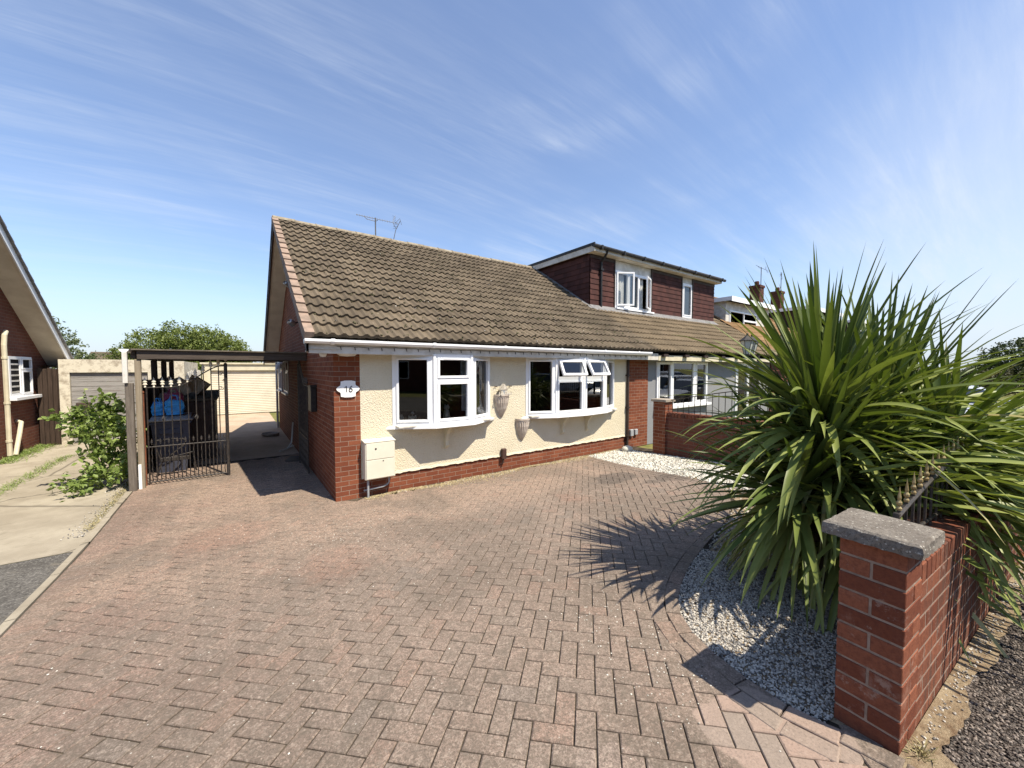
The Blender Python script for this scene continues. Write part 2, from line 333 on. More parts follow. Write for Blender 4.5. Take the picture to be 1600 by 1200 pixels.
M['cordold'] = leafmat('cordyline_old_leaf', (.20, .22, .08), (.32, .30, .14), None, .6, .15, .2)
M['cordtrunk'] = plain('fibrous_trunk', (.10, .07, .045), (.05, .035, .025), 18, .95, .9, 60)
M['leaf1'] = leafmat('bush_leaf', (.13, .19, .05), (.30, .38, .11), (.40, .43, .18))
M['leaf2'] = leafmat('tree_leaf', (.11, .145, .032), (.22, .26, .07), None, .5, .25)
M['leaf3'] = leafmat('grey_green_leaf', (.09, .12, .05), (.16, .19, .085), None, .5, .25)
M['leaf4'] = leafmat('dark_tree_leaf', (.030, .045, .012), (.065, .085, .028), None, .5, .2)
M['hedge'] = leafmat('brownish_hedge_leaf', (.055, .055, .018), (.085, .08, .03), None, .6, .2)
M['bark'] = plain('bark', (.11, .085, .06), (.06, .045, .035), 12, .95, .8, 40)
M['litter'] = plain('dry_litter', (.40, .33, .20), (.24, .18, .10), 30, .95)
M['moss'] = leafmat('dry_moss', (.30, .25, .13), (.42, .37, .21), (.10, .12, .04), .9, .1, .1)
M['bin'] = plain('navy_bin_plastic', (.045, .050, .075), (.060, .064, .088), 5, .45, .1, 60, spec=.4)
M['binlid'] = plain('dusty_grey_lid', (.34, .34, .34), (.22, .22, .23), 7, .6, .2)
M['bluebag'] = plain('blue_woven_plastic', (.03, .30, .72), (.05, .38, .80), 14, .4, .5, 25, spec=.4)
M['pinkbag'] = plain('pink_plastic', (.42, .07, .14), (.3, .05, .1), 8, .5)
M['boxbrown'] = plain('dark_brown_resin', (.085, .058, .046), (.055, .038, .032), 6, .6, .3, 50)
M['crate'] = plain('beige_plastic', (.55, .48, .37), (.44, .38, .28), 6, .6, .2)
M['plaque'] = plain('white_ceramic', (.82, .82, .80), (.80, .80, .78), 3, .25, spec=.5)
M['shell'] = plain('pinkish_stone_planter', (.48, .42, .36), (.36, .30, .25), 12, .85, .5, 60)
M['meter'] = plain('cream_meter_box', (.66, .62, .51), (.61, .57, .46), 3, .5)
M['alu'] = plain('dull_aluminium', (.50, .50, .50), (.38, .38, .39), 10, .4, metal=.8)
M['aerialm'] = plain('dull_grey_aerial', (.12, .12, .125), (.08, .08, .085), 5, .5)
M['greybox'] = plain('grey_plastic', (.33, .34, .35), (.27, .28, .29), 5, .55)
M['ventb'] = plain('brown_vent', (.07, .035, .026), (.05, .028, .02), 10, .7, .3)
M['ceramic'] = plain('pale_ceramic', (.60, .56, .48), (.38, .33, .26), 22, .35)
M['silver'] = plain('silver_car_paint', (.55, .57, .60), (.52, .54, .57), 2, .25, metal=.3, spec=.5)
M['whitecar'] = plain('white_car_paint', (.75, .76, .77), (.72, .73, .74), 2, .22, spec=.5)
M['bluecar'] = plain('dark_blue_car_paint', (.03, .05, .10), (.03, .045, .09), 2, .2, metal=.2, spec=.5)
M['tyre'] = plain('tyre_rubber', (.02, .02, .02), (.03, .03, .03), 12, .85)
M['lampglass'] = plain('lantern_glass', (.45, .48, .44), (.38, .41, .38), 6, .1, spec=.7)
M['headl'] = plain('headlight_lens', (.6, .62, .64), (.5, .52, .54), 6, .1, spec=.8)
M['taill'] = plain('tail_lens', (.35, .02, .02), (.3, .02, .02), 6, .2, spec=.6)
def m_shutter():
    t = NT('cream_roller_door'); p = t.pos(); s = t.N.new('ShaderNodeSeparateXYZ'); t.L.new(p, s.inputs[0])
    return t.fin(t.mix(t.rng(t.noise(p, 2, 4), .3, .7), (.60, .555, .45), (.54, .49, .39)), .6)
M['shutter'] = m_shutter()
def m_peel():
    t = NT('peeling_cream_render'); p = t.pos()
    c = t.mix(t.rng(t.noise(p, 5, 8, .75), .45, .62), (.62, .57, .46), (.36, .31, .24))
    return t.fin(c, .93, t.bump(t.noise(p, 30, 5), .5, .01), spec=.1)
M['peel'] = m_peel()

# ------------------------------------------------ mesh helpers
def g(y): return -0.3*min(max((y-.3)/5.7, 0), 1)
class MB:
    def __init__(s, T=None): s.v = []; s.f = []; s.uv = []; s.m = []; s.r = []; s.T = T; s.mi = 0; s.rv = .5
    def face(s, pts, mi=None, rv=None):
        P = [Vector(p) for p in pts]
        n = Vector((0, 0, 0))
        for i in range(len(P)):
            a, b = P[i], P[(i+1) % len(P)]; n += Vector(((a.y-b.y)*(a.z+b.z), (a.z-b.z)*(a.x+b.x), (a.x-b.x)*(a.y+b.y)))
        ax, ay, az = abs(n.x), abs(n.y), abs(n.z)
        if az > ax and az > ay: uv = [(p.x, p.y) for p in P]
        elif ax > ay: uv = [(p.y, p.z) for p in P]
        else: uv = [(p.x, p.z) for p in P]
        k = len(s.v)
        if s.T is not None: P = [s.T @ p for p in P]
        s.v += [tuple(p) for p in P]; s.f.append(tuple(range(k, k+len(P)))); s.uv += uv
        s.m.append(s.mi if mi is None else mi); s.r.append(s.rv if rv is None else rv)
    def box(s, x0, x1, y0, y1, z0, z1, mi=None, rv=None, skip=''):
        a, b, c, d = (x0, y0, z0), (x1, y0, z0), (x1, y1, z0), (x0, y1, z0); e, f, g_, h = (x0, y0, z1), (x1, y0, z1), (x1, y1, z1), (x0, y1, z1)
        for nm, q in (('b', (a, d, c, b)), ('t', (e, f, g_, h)), ('f', (a, b, f, e)), ('k', (c, d, h, g_)), ('r', (b, c, g_, f)), ('l', (d, a, e, h))):
            if nm not in skip: s.face(q, mi, rv)
        return s
    def bbox(s, x0, x1, y0, y1, z0, z1, ch=.004, mi=None, rv=None):     # box with chamfered edges
        X = (x0, x1); Y = (y0, y1); Zz = (z0, z1); c = ch
        def P(i, j, k, ax):   # corner vertex lying on the face of axis ax
            sx = 1 if i == 0 else -1; sy = 1 if j == 0 else -1; sz = 1 if k == 0 else -1
            return (X[i]+(0 if ax == 0 else sx*c), Y[j]+(0 if ax == 1 else sy*c), Zz[k]+(0 if ax == 2 else sz*c))
        for k in (0, 1):
            q = [P(0, 0, k, 2), P(1, 0, k, 2), P(1, 1, k, 2), P(0, 1, k, 2)]; s.face(q if k else q[::-1], mi, rv)
            q = [P(0, k, 0, 1), P(1, k, 0, 1), P(1, k, 1, 1), P(0, k, 1, 1)]; s.face(q[::-1] if k else q, mi, rv)
            q = [P(k, 0, 0, 0), P(k, 1, 0, 0), P(k, 1, 1, 0), P(k, 0, 1, 0)]; s.face(q if k else q[::-1], mi, rv)
        for i in (0, 1):
            for j in (0, 1):
                s.face([P(i, j, 0, 0), P(i, j, 1, 0), P(i, j, 1, 1), P(i, j, 0, 1)], mi, rv)
                s.face([P(i, 0, j, 0), P(i, 1, j, 0), P(i, 1, j, 2), P(i, 0, j, 2)], mi, rv)
                s.face([P(0, i, j, 1), P(1, i, j, 1), P(1, i, j, 2), P(0, i, j, 2)], mi, rv)
                for k in (0, 1): s.face([P(i, j, k, 0), P(i, j, k, 1), P(i, j, k, 2)], mi, rv)
        return s
    def prism(s, poly, z0, z1, mi=None, axis='z'):
        def w(p, h): return (p[0], p[1], h) if axis == 'z' else ((p[0], h, p[1]) if axis == 'y' else (h, p[0], p[1]))
        s.face([w(p, z0) for p in poly][::-1], mi); s.face([w(p, z1) for p in poly], mi)
        for i in range(len(poly)):
            a, b = poly[i], poly[(i+1) % len(poly)]; s.face([w(a, z0), w(b, z0), w(b, z1), w(a, z1)], mi)
        return s
    def tube(s, pts, r, n=8, mi=None, caps=True, rv=None):
        P = [Vector(p) for p in pts]; R = r if isinstance(r, (list, tuple)) else [r]*len(P); rings = []; pu = None
        for i, p in enumerate(P):
            d = (P[min(i+1, len(P)-1)]-P[max(i-1, 0)]).normalized()
            u = d.orthogonal().normalized() if pu is None else (pu-d*pu.dot(d)).normalized()
            pu = u; w = d.cross(u); rings.append([p+(u*math.cos(2*pi*k/n)+w*math.sin(2*pi*k/n))*R[i] for k in range(n)])
        for a, b in zip(rings, rings[1:]):
            for k in range(n): s.face([a[k], a[(k+1) % n], b[(k+1) % n], b[k]], mi, rv)
        if caps: s.face(rings[0][::-1], mi, rv); s.face(rings[-1], mi, rv)
        return s
    def lathe(s, prof, c=(0, 0, 0), n=16, mi=None, a0=0, a1=2*pi, sx=1, sy=1):
        full = abs(a1-a0-2*pi) < 1e-6
        for (r0, z0), (r1, z1) in zip(prof, prof[1:]):
            for k in range(n):
                t0 = a0+(a1-a0)*k/n; t1 = a0+(a1-a0)*(k+1)/n
                def q(r, t, z): return (c[0]+r*math.cos(t)*sx, c[1]+r*math.sin(t)*sy, c[2]+z)
                pts = [q(r0, t0, z0), q(r0, t1, z0), q(r1, t1, z1), q(r1, t0, z1)]
                if r0 < 1e-5: pts = [pts[0], pts[2], pts[3]]
                elif r1 < 1e-5: pts = pts[:3]
                s.face(pts, mi)
        return s
    def ball(s, c, r, n=10, mi=None, sc=(1, 1, 1)):
        prof = [(r*math.sin(pi*i/n), -r*math.cos(pi*i/n)*sc[2]) for i in range(n+1)]
        return s.lathe(prof, c, n*2 if n < 9 else 16, mi, sx=sc[0], sy=sc[1])
    def build(s, name, mats, parent=None, smooth=False, weld=False, label=None, kind=None):
        me = bpy.data.meshes.new(name); v = np.array(s.v) if s.v else np.zeros((0, 3))
        off = np.zeros(3)
        q = parent
        while q is not None: off += np.array(q.location); q = q.parent
        v = v-off
        me.from_pydata(v.tolist(), [], s.f)
        ul = me.uv_layers.new(name='UVMap'); ul.data.foreach_set('uv', np.array(s.uv, dtype=np.float32).ravel())
        me.polygons.foreach_set('material_index', s.m)
        at = me.attributes.new('rnd', 'FLOAT', 'FACE'); at.data.foreach_set('value', np.array(s.r, dtype=np.float32))
        for m in (mats if isinstance(mats, (list, tuple)) else [mats]): me.materials.append(M[m] if isinstance(m, str) else m)
        if smooth or weld:
            import bmesh
            bm = bmesh.new(); bm.from_mesh(me); bmesh.ops.remove_doubles(bm, verts=bm.verts, dist=1e-5); bm.to_mesh(me); bm.free()
        if smooth:
            me.polygons.foreach_set('use_smooth', [True]*len(me.polygons))
            try: me.set_sharp_from_angle(angle=rad(42))
            except Exception: pass
        o = bpy.data.objects.new(name, me); col.objects.link(o)
        if parent is not None: o.parent = parent
        if label: o['label'] = label
        if kind: o['kind'] = kind
        return o
def thing(name, label, cat, loc=(0, 0, 0), group=None):
    o = bpy.data.objects.new(name, None); o.empty_display_size = .3; col.objects.link(o); o.location = loc
    o['label'] = label; o['category'] = cat
    if group: o['group'] = group
    return o
def tag(o, label, cat, group=None):
    o['label'] = label; o['category'] = cat
    if group: o['group'] = group
    return o
def kids(o): return [c for c in bpy.data.objects if c.parent == o]
def copy_tree(o, loc, label=None, rz=None):
    r = o.copy(); col.objects.link(r); r.location = loc
    if rz is not None: r.rotation_euler = (0, 0, rz)
    if label: r['label'] = label
    for ch in kids(o):
        c = ch.copy(); col.objects.link(c); c.parent = r
        for gch in kids(ch):
            d = gch.copy(); col.objects.link(d); d.parent = c
    return r
def npmesh(name, V, F, mats, rnd=None, parent=None, kind=None, mi=None, smooth=False):
    me = bpy.data.meshes.new(name); off = np.zeros(3); q = parent
    while q is not None: off += np.array(q.location); q = q.parent
    me.from_pydata((np.asarray(V)-off).tolist(), [], [tuple(f) for f in F])
    if rnd is not None:
        at = me.attributes.new('rnd', 'FLOAT', 'FACE'); at.data.foreach_set('value', np.asarray(rnd, dtype=np.float32))
    for m in (mats if isinstance(mats, (list, tuple)) else [mats]): me.materials.append(M[m])
    if mi is not None: me.polygons.foreach_set('material_index', mi)
    if smooth: me.polygons.foreach_set('use_smooth', [True]*len(me.polygons))
    o = bpy.data.objects.new(name, me); col.objects.link(o)
    if parent is not None: o.parent = parent
    if kind: o['kind'] = kind
    return o
def fr(p0, p1):    # local (u along, w outwards, z) -> world, outward = to the right of p0->p1 seen from above
    d = Vector((p1[0]-p0[0], p1[1]-p0[1], 0)).normalized(); n = Vector((d.y, -d.x, 0))
    return Matrix(((d.x, n.x, 0, p0[0]), (d.y, n.y, 0, p0[1]), (0, 0, 1, 0), (0, 0, 0, 1)))
def dl(p0, p1): return math.hypot(p1[0]-p0[0], p1[1]-p0[1])

# ------------------------------------------------ ground, drives, street
def sheet(name, polys, z, mat, kind='structure', ys=True, dz=0.0):
    mb = MB()
    for poly in polys:
        mb.face([(p[0], p[1], (g(p[1]) if ys else 0)+z) for p in poly])
    return mb.build(name, mat, kind=kind)
def strips(x0, x1, y0, y1):       # rectangles split where the fall of the ground changes
    ys = [y0]+[q for q in (.3, 6.0) if y0 < q < y1]+[y1]
    return [[(x0, a), (x1, a), (x1, b), (x0, b)] for a, b in zip(ys, ys[1:])]
sheet('ground', strips(-400, 500, -400, 500), -.035, 'grass')
sheet('road', [[(-300, -8.6), (400, -8.6), (400, -2.1), (-300, -2.1)]], -.03+.004, 'tarmac')
sheet('pavement', [[(-300, -2.0), (400, -2.0), (400, -.02), (-300, -.02)], [(2.315, -.02), (60, -.02), (60, .285), (2.315, .285)]], -.012, 'oldtar')
mb = MB(); mb.box(-300, 400, -2.1, -2.0, -.12, -.008); mb.build('kerb', 'conc', kind='structure')
# coarse tarmac footpath edge climbing along the wall and its strip of dirt, slightly skewed like the wall
WU = Vector((.9972, -.0748)); WN = Vector((.0748, .9972)); WO = Vector((2.308, .318))
def wpt(s_, n_): p = WO+WU*s_+WN*n_; return (p.x, p.y)
mb = MB(); rs = random.Random(3)
edge = []
for i in range(170):
    s_ = -.12+i*.035*(1+i*.012); edge.append((s_, -.085-.022*rs.random()-.018*math.sin(i*.5)-.012*math.sin(i*.21)-(.04 if i < 8 else 0)-.0*i))
for (a, na), (b, nb) in zip(edge, edge[1:]):
    for f0, f1 in ((0, .5), (.5, 1)):
        q = [(a, na*f1), (b, nb*f1), (b, nb*f0), (a, na*f0)]
        mb.face([wpt(*t)+((.014 if abs(t[1]) < .001 else .008),) for t in q])
mb.build('dirt_strip', 'dirt', kind='structure')
# left: concrete drive, tarmac strip, kerb edging, side passage concrete
sheet('left_driveway', strips(-4.6, -1.46, 6.15, 21), -.006, 'conc')
sheet('tarmac_apron', strips(-9, -1.46, -.02, 6.15), -.010, 'tarmac')
mb = MB(); yy = 0.0
while yy < 8.55:
    L = min(.9, 8.55-yy); a, b = yy+.004, yy+L-.004; jx = random.uniform(-.006, .006)
    mb.face([(-1.46+jx, a, g(a)+.020), (-1.40+jx, a, g(a)+.020), (-1.40+jx, b, g(b)+.020), (-1.46+jx, b, g(b)+.020)])
    mb.face([(-1.40+jx, a, g(a)+.020), (-1.40+jx, a, g(a)-.05), (-1.40+jx, b, g(b)-.05), (-1.40+jx, b, g(b)+.020)])
    mb.face([(-1.46+jx, a, g(a)+.020), (-1.46+jx, b, g(b)+.020), (-1.46+jx, b, g(b)-.05), (-1.46+jx, a, g(a)-.05)])
    yy += L
mb.build('kerb_edging', 'conc', kind='structure')
sheet('side_passage', [[(-1.40, 10.12), (1.16, 10.12), (1.16, 20.3), (-1.40, 20.3)]], .004, 'conc2')
sheet('paving_bed', strips(-1.40, 2.31, -.3, .3)+strips(-1.40, 8.2, .3, 10.2), .0, 'joint')

# gravel bed outline (world XY), closed along the front wall and the garden wall
BED = [(2.262, .50), (2.225, .66), (2.24, .83), (2.285, 1.02), (2.36, 1.24), (2.50, 1.45), (2.78, 1.63), (3.2, 1.79), (3.7, 1.92), (4.6, 2.12), (5.5, 2.45), (6.05, 2.9), (6.2, 3.4), (6.17, 4.1), (6.22, 5.0), (6.38, 5.95)]
BEDC = BED+[(7.65, 6.0), (7.65, .1), (4.5, .20), (2.53, .36)]
def inpoly(x, y, poly):
    c = False; j = len(poly)-1
    for i in range(len(poly)):
        xi, yi = poly[i]; xj, yj = poly[j]
        if (yi > y) != (yj > y) and x < (xj-xi)*(y-yi)/(yj-yi)+xi: c = not c
        j = i
    return c
def dseg(x, y, a, b):
    vx, vy = b[0]-a[0], b[1]-a[1]; t = max(0, min(1, ((x-a[0])*vx+(y-a[1])*vy)/(vx*vx+vy*vy))); return math.hypot(x-a[0]-t*vx, y-a[1]-t*vy)
def dbed(x, y): return min(dseg(x, y, a, b) for a, b in zip(BED, BED[1:]))
PV, PF, PR = [], [], []
def paver(corners, dz=0.0, j=.0034, ch=.0052):   # corners ccw, world xy
    cx = sum(c[0] for c in corners)/4; cy = sum(c[1] for c in corners)/4
    jz = random.uniform(-.0012, .0012); tx, ty = random.uniform(-.012, .012), random.uniform(-.012, .012)
    def inset(d):
        out = []
        for c in corners:
            vx, vy = c[0]-cx, c[1]-cy; l = math.hypot(vx, vy); k = (l-d*1.5)/l; out.append((cx+vx*k, cy+vy*k))
        return out
    k = len(PV); H = .010+dz+jz
    for d, h in ((j+ch, H), (j, H-.0045), (j, -.006)):
        for x, y in inset(d): PV.append((x, y, g(y)+h+tx*(x-cx)+ty*(y-cy)))
    r = random.random()
    PF.append((k, k+1, k+2, k+3)); PR.append(r)
    for lv in (0, 4):
        for i in range(4): PF.append((k+lv+i, k+lv+4+i, k+lv+4+(i+1) % 4, k+lv+(i+1) % 4)); PR.append(r)
TH = rad(43.5); ct, st = math.cos(TH), math.sin(TH); W_ = .103
def w2(u, v): return (u*ct-v*st+1.0, u*st+v*ct+1.0)
for i in range(-140, 140):
    for j in range(-140, 140):
        s_ = (i-j) % 4
        if s_ == 0: q = [(i, j), (i+2, j), (i+2, j+1), (i, j+1)]
        elif s_ == 3: q = [(i, j), (i+1, j), (i+1, j+2), (i, j+2)]
        else: continue
        q = [w2(a*W_, b*W_) for a, b in q]; cx = sum(c[0] for c in q)/4; cy = sum(c[1] for c in q)/4
        if cx < -1.33 or cx > 7.7 or cy < -.18 or cy > 10.0: continue
        if cx > 1.20 and cy > 6.02: continue
        if cx > 2.29 and cy < .34: continue
        if cx > 2.0 and (inpoly(cx, cy, BEDC) or dbed(cx, cy) < .085): continue
        if min(c[0] for c in q) < -1.405: continue
        paver(q)
yy = .0                                   # header course along the kerb
while yy < 10.0:
    paver([(-1.395, yy), (-1.185, yy), (-1.185, yy+.103), (-1.395, yy+.103)], .0045); yy += .103
yy = 6.05                                 # stretcher course along the side of the house
while yy < 10.0:
    paver([(1.055, yy), (1.16, yy), (1.16, yy+.206), (1.055, yy+.206)], .0045); yy += .206
def offset_curve(C, d):
    out = []
    for i in range(len(C)):
        a = C[max(i-1, 0)]; b = C[min(i+1, len(C)-1)]; vx, vy = b[0]-a[0], b[1]-a[1]; l = math.hypot(vx, vy)
        out.append((C[i][0]-vy/l*d, C[i][1]+vx/l*d))
    return out
def resample(C, step):
    out = [C[0]]; acc = 0
    pts = []
    for a, b in zip(C, C[1:]):
        n = max(1, int(dl(a, b)/.005))
        pts += [(a[0]+(b[0]-a[0])*k/n, a[1]+(b[1]-a[1])*k/n) for k in range(n)]
    for a, b in zip(pts, pts[1:]):
        acc += dl(a, b)
        if acc >= step: out.append(b); acc = 0
    return out
def smoothc(C, it=2):
    for _ in range(it):
        D = [C[0]]
        for a, b in zip(C, C[1:]): D += [(a[0]*.75+b[0]*.25, a[1]*.75+b[1]*.25), (a[0]*.25+b[0]*.75, a[1]*.25+b[1]*.75)]
        C = D+[C[-1]]
    return C
BS = smoothc(BED)
ringm = resample(BS, .206)
for lo, hi in ((.0, .104), (.104, .208)):
    cm = ringm if lo == 0 else resample(offset_curve(BS, .104), .206)
    base = cm if lo else ringm
    o0 = base; o1 = offset_curve(base, .104)
    for a, b, c, d in zip(o0, o0[1:], o1[1:], o1):
        paver([a, b, c, d], .0045+.003*(lo == 0))
# straight soldier course in front of the bed and pillar
for k in range(6):
    x0 = 2.29+.0; yb = .50-k*.206
    if yb < -.3: break
    paver([(2.20, yb-.206), (2.303, yb-.206), (2.29, yb), (2.187, yb)], .007)
paver([(2.10, .40), (2.32, .40), (2.25, .64), (2.06, .74)], -.0045)
npmesh('block_paving', PV, PF, 'paver', PR, kind='structure')
# scattered pale chips and petals on the paving
def chips(name, n, region, size, mats, kind='stuff', flat=.35, zoff=.012, thr=None):
    V, F, R = [], [], []
    tries = 0
    while len(R) < n*4 and tries < n*30:
        tries += 1
        x, y = region()
        if x is None: continue
        r = size*random.uniform(.5, 1.3); a0 = random.random()*6.28; k = len(V); z = g(y)+zoff
        for q in range(4): V.append((x+r*math.cos(a0+q*1.57)*random.uniform(.6, 1.2), y+r*math.sin(a0+q*1.57)*random.uniform(.6, 1.2), z))
        V.append((x, y, z+r*flat)); rr = random.random()
        for q in range(4): F.append((k+q, k+(q+1) % 4, k+4)); R.append(rr)
    return npmesh(name, V, F, mats, R, kind=kind)
def reg_chips():
    t = random.random()
    if t < .45: a = random.gauss(.95, .55); b = random.gauss(4.75, .38)
    elif t < .60: a = random.gauss(2.0, .2); b = random.uniform(.9, 2.0)
    else: a = random.uniform(-1.3, 4.5); b = random.uniform(.4, 5.5)
    if inpoly(a, b, BEDC) or b > 5.95 or a < -1.38: return None, None
    return a, b
o = chips('scattered_petals', 800, reg_chips, .0052, 'stonew'); o['label'] = 'pale chips scattered over the block paving'

# gravel
ICO_V = np.array([(0, 0, 1), (.894, 0, .447), (.276, .851, .447), (-.724, .526, .447), (-.724, -.526, .447), (.276, -.851, .447), (.724, .526, -.447), (-.276, .851, -.447), (-.894, 0, -.447), (-.276, -.851, -.447), (.724, -.526, -.447)])
ICO_F = [(0, 1, 2), (0, 2, 3), (0, 3, 4), (0, 4, 5), (0, 5, 1), (1, 6, 2), (2, 7, 3), (3, 8, 4), (4, 9, 5), (5, 10, 1), (2, 6, 7), (3, 7, 8), (4, 8, 9), (5, 9, 10), (1, 10, 6)]
def gravel(name, pts, size, mat, label, parent=None):
    n = len(pts); P = np.array(pts); m = len(ICO_V)
    s = size*RS.uniform(.6, 1.35, (n, 1, 1)); V = ICO_V[None]*(1+RS.uniform(-.3, .3, (n, m, 1)))*s
    V = V*np.stack([RS.uniform(.8, 1.3, n), RS.uniform(.6, 1.0, n), RS.uniform(.5, .8, n)], 1)[:, None, :]
    a = RS.uniform(0, 6.28, n); b = RS.normal(0, .5, n)
    x = V[..., 0].copy(); z = V[..., 2].copy(); V[..., 0] = x*np.cos(b)[:, None]-z*np.sin(b)[:, None]; V[..., 2] = x*np.sin(b)[:, None]+z*np.cos(b)[:, None]
    x = V[..., 0].copy(); y = V[..., 1].copy(); V[..., 0] = x*np.cos(a)[:, None]-y*np.sin(a)[:, None]; V[..., 1] = x*np.sin(a)[:, None]+y*np.cos(a)[:, None]
    V = V+P[:, None, :]
    F = (np.array(ICO_F)[None]+(np.arange(n)*m)[:, None, None]).reshape(-1, 3)
    o = npmesh(name, V.reshape(-1, 3), F.tolist(), mat, np.repeat(RS.rand(n), len(ICO_F)), kind='stuff'); o['label'] = label; return o
def scatter(n, x0, x1, y0, y1, test, zz=.008, zj=.006):
    out = []
    while len(out) < n:
        x, y = random.uniform(x0, x1), random.uniform(y0, y1)
        if test(x, y): out.append((x, y, g(y)+zz+random.uniform(0, zj)))
    return out
mb = MB(); mb.face([(x, y, g(y)+.006) for x, y in BEDC][::-1]); mb.face([(x, y, g(y)+.006) for x, y in BEDC])
sheetb = sheet('bed_soil', [[(2.32, .42), (7.64, .12), (7.64, 1.9), (3.3, 1.75), (2.6, 1.5), (2.36, 1.2), (2.25, .8)], [(6.25, 1.9), (7.64, 1.9), (7.64, 6.0), (6.4, 6.0), (6.2, 3.5)], [(3.3, 1.75), (6.25, 1.9), (6.2, 3.2), (5.5, 2.42), (4.6, 2.1)]], .006, 'dirt')
def nearbed(x, y):
    return inpoly(x, y, BEDC) and ((x-2.308)*.0748+(y-.318)*.9972) > .02 and not (x < 2.56 and (y-.318+(x-2.308)*.075) < .24)
gravel('gravel', scatter(19000, 2.2, 3.7, .2, 1.95, nearbed), .0072, 'stone', 'grey and white chippings in the curved bed by the pillar')
gravel('gravel', scatter(3500, 3.7, 6.2, .1, 3.0, nearbed), .014, 'stone', 'chippings behind the spiky plant')
gravel('gravel', scatter(13000, 6.1, 7.66, 1.6, 6.05, nearbed, .008, .015), .0150, 'stonew', 'bright white gravel below the second window and garden wall')

M['aggregate'] = m_stone('tarmac_aggregate', (.085, .068, .058), (.042, .034, .030), (.24, .20, .17))
def tarpt():
    while True:
        s_ = random.uniform(-.4, 3.6)*random.random()**.35; n_ = -.09-random.random()**1.3*1.0
        if n_ < -.13 or random.random() < .35: return wpt(s_, n_)+(-.010+random.uniform(0, .004),)
gravel('tarmac_grit', [tarpt() for _ in range(21000)], .0068, 'aggregate', 'coarse grit of the worn tarmac path beside the front wall')
# ------------------------------------------------ windows
def wframe(name, p0, p1, z0, z1, panes, parent, fw_=.055, dep=.07, mat='white', sash=True, glass='glass', hbars=(), vbars=()):
    """panes: (u0,u1,z0,z1,kind) in metres local to the opening; everything between is frame"""
    T = fr(p0, p1); L = dl(p0, p1); mb = MB(T)
    us = sorted({0, L}); 
    # solid frame = full rectangle with pane holes, by grid cells
    U = sorted({0, L}|{p[0] for p in panes}|{p[1] for p in panes}); Zs = sorted({z0, z1}|{p[2] for p in panes}|{p[3] for p in panes})
    def hole(u, z): return any(p[0]-1e-6 < u < p[1]+1e-6 and p[2]-1e-6 < z < p[3]+1e-6 for p in panes)
    for a, b in zip(U, U[1:]):
        for c, d in zip(Zs, Zs[1:]):
            if not hole((a+b)/2, (c+d)/2):
                mb.face([(a, 0, c), (b, 0, c), (b, 0, d), (a, 0, d)]); mb.face([(a, -dep, d), (b, -dep, d), (b, -dep, c), (a, -dep, c)])
    mb.face([(0, -dep, z0), (0, 0, z0), (0, 0, z1), (0, -dep, z1)]); mb.face([(L, 0, z0), (L, -dep, z0), (L, -dep, z1), (L, 0, z1)])
    mb.face([(0, 0, z1), (L, 0, z1), (L, -dep, z1), (0, -dep, z1)]); mb.face([(0, -dep, z0), (L, -dep, z0), (L, 0, z0), (0, 0, z0)])
    for p in panes:
        a, b, c, d = p[:4]
        for q in ([(a, 0, c), (a, -dep, c), (b, -dep, c), (b, 0, c)], [(a, 0, d), (b, 0, d), (b, -dep, d), (a, -dep, d)], [(a, 0, c), (a, 0, d), (a, -dep, d), (a, -dep, c)], [(b, 0, c), (b, -dep, c), (b, -dep, d), (b, 0, d)]): mb.face(q)
        if p[4] == 's':       # raised casement sash round the pane
            w = .042; t = .016; e = .001
            mb.bbox(a-w+.004, a+e, 0, t, c-w+.004, d+w-.004, .004); mb.bbox(b-e, b+w-.004, 0, t, c-w+.004, d+w-.004, .004)
            mb.bbox(a+e, b-e, 0, t-.001, d-e, d+w-.004, .004); mb.bbox(a+e, b-e, 0, t-.001, c-w+.004, c+e, .004)
    o = mb.build(name, mat, parent)
    for p in panes:
        if p[4] == 'o': continue
        a, b, c, d = p[:4]; q = MB(T); q.face([(a, -.03, c), (b, -.03, c), (b, -.03, d), (a, -.03, d)]); q.build('pane', glass, o)
    return o
def open_sash(T, u0, u1, z0, z1, ang, parent, hinge='top', glass='glass', mat='white'):
    if hinge == 'top': R = Matrix.Translation((0, .012, z1)) @ Matrix.Rotation(ang, 4, 'X') @ Matrix.Translation((0, -.012, -z1))
    elif hinge == 'left': R = Matrix.Translation((u0, .012, 0)) @ Matrix.Rotation(ang, 4, 'Z') @ Matrix.Translation((-u0, -.012, 0))
    else: R = Matrix.Translation((u1, .012, 0)) @ Matrix.Rotation(-ang, 4, 'Z') @ Matrix.Translation((-u1, -.012, 0))
    # local w is outward; frame from fr() has w to the right, so keep handedness
    mb = MB(T @ R); w = .05
    mb.bbox(u0-.02, u0+w-.02, 0, .05, z0-.02, z1+.02, .004, 0); mb.bbox(u1-w+.02, u1+.02, 0, .05, z0-.02, z1+.02, .004, 0)
    mb.bbox(u0+w-.02, u1-w+.02, .001, .049, z0-.02, z0+w-.02, .004, 0); mb.bbox(u0+w-.02, u1-w+.02, .001, .049, z1-w+.02, z1+.02, .004, 0)
    mb.face([(u0+w-.02, .025, z0+w-.02), (u1-w+.02, .025, z0+w-.02), (u1-w+.02, .025, z1-w+.02), (u0+w-.02, .025, z1-w+.02)], 1)
    return mb.build('opening_sash', [mat, glass], parent)

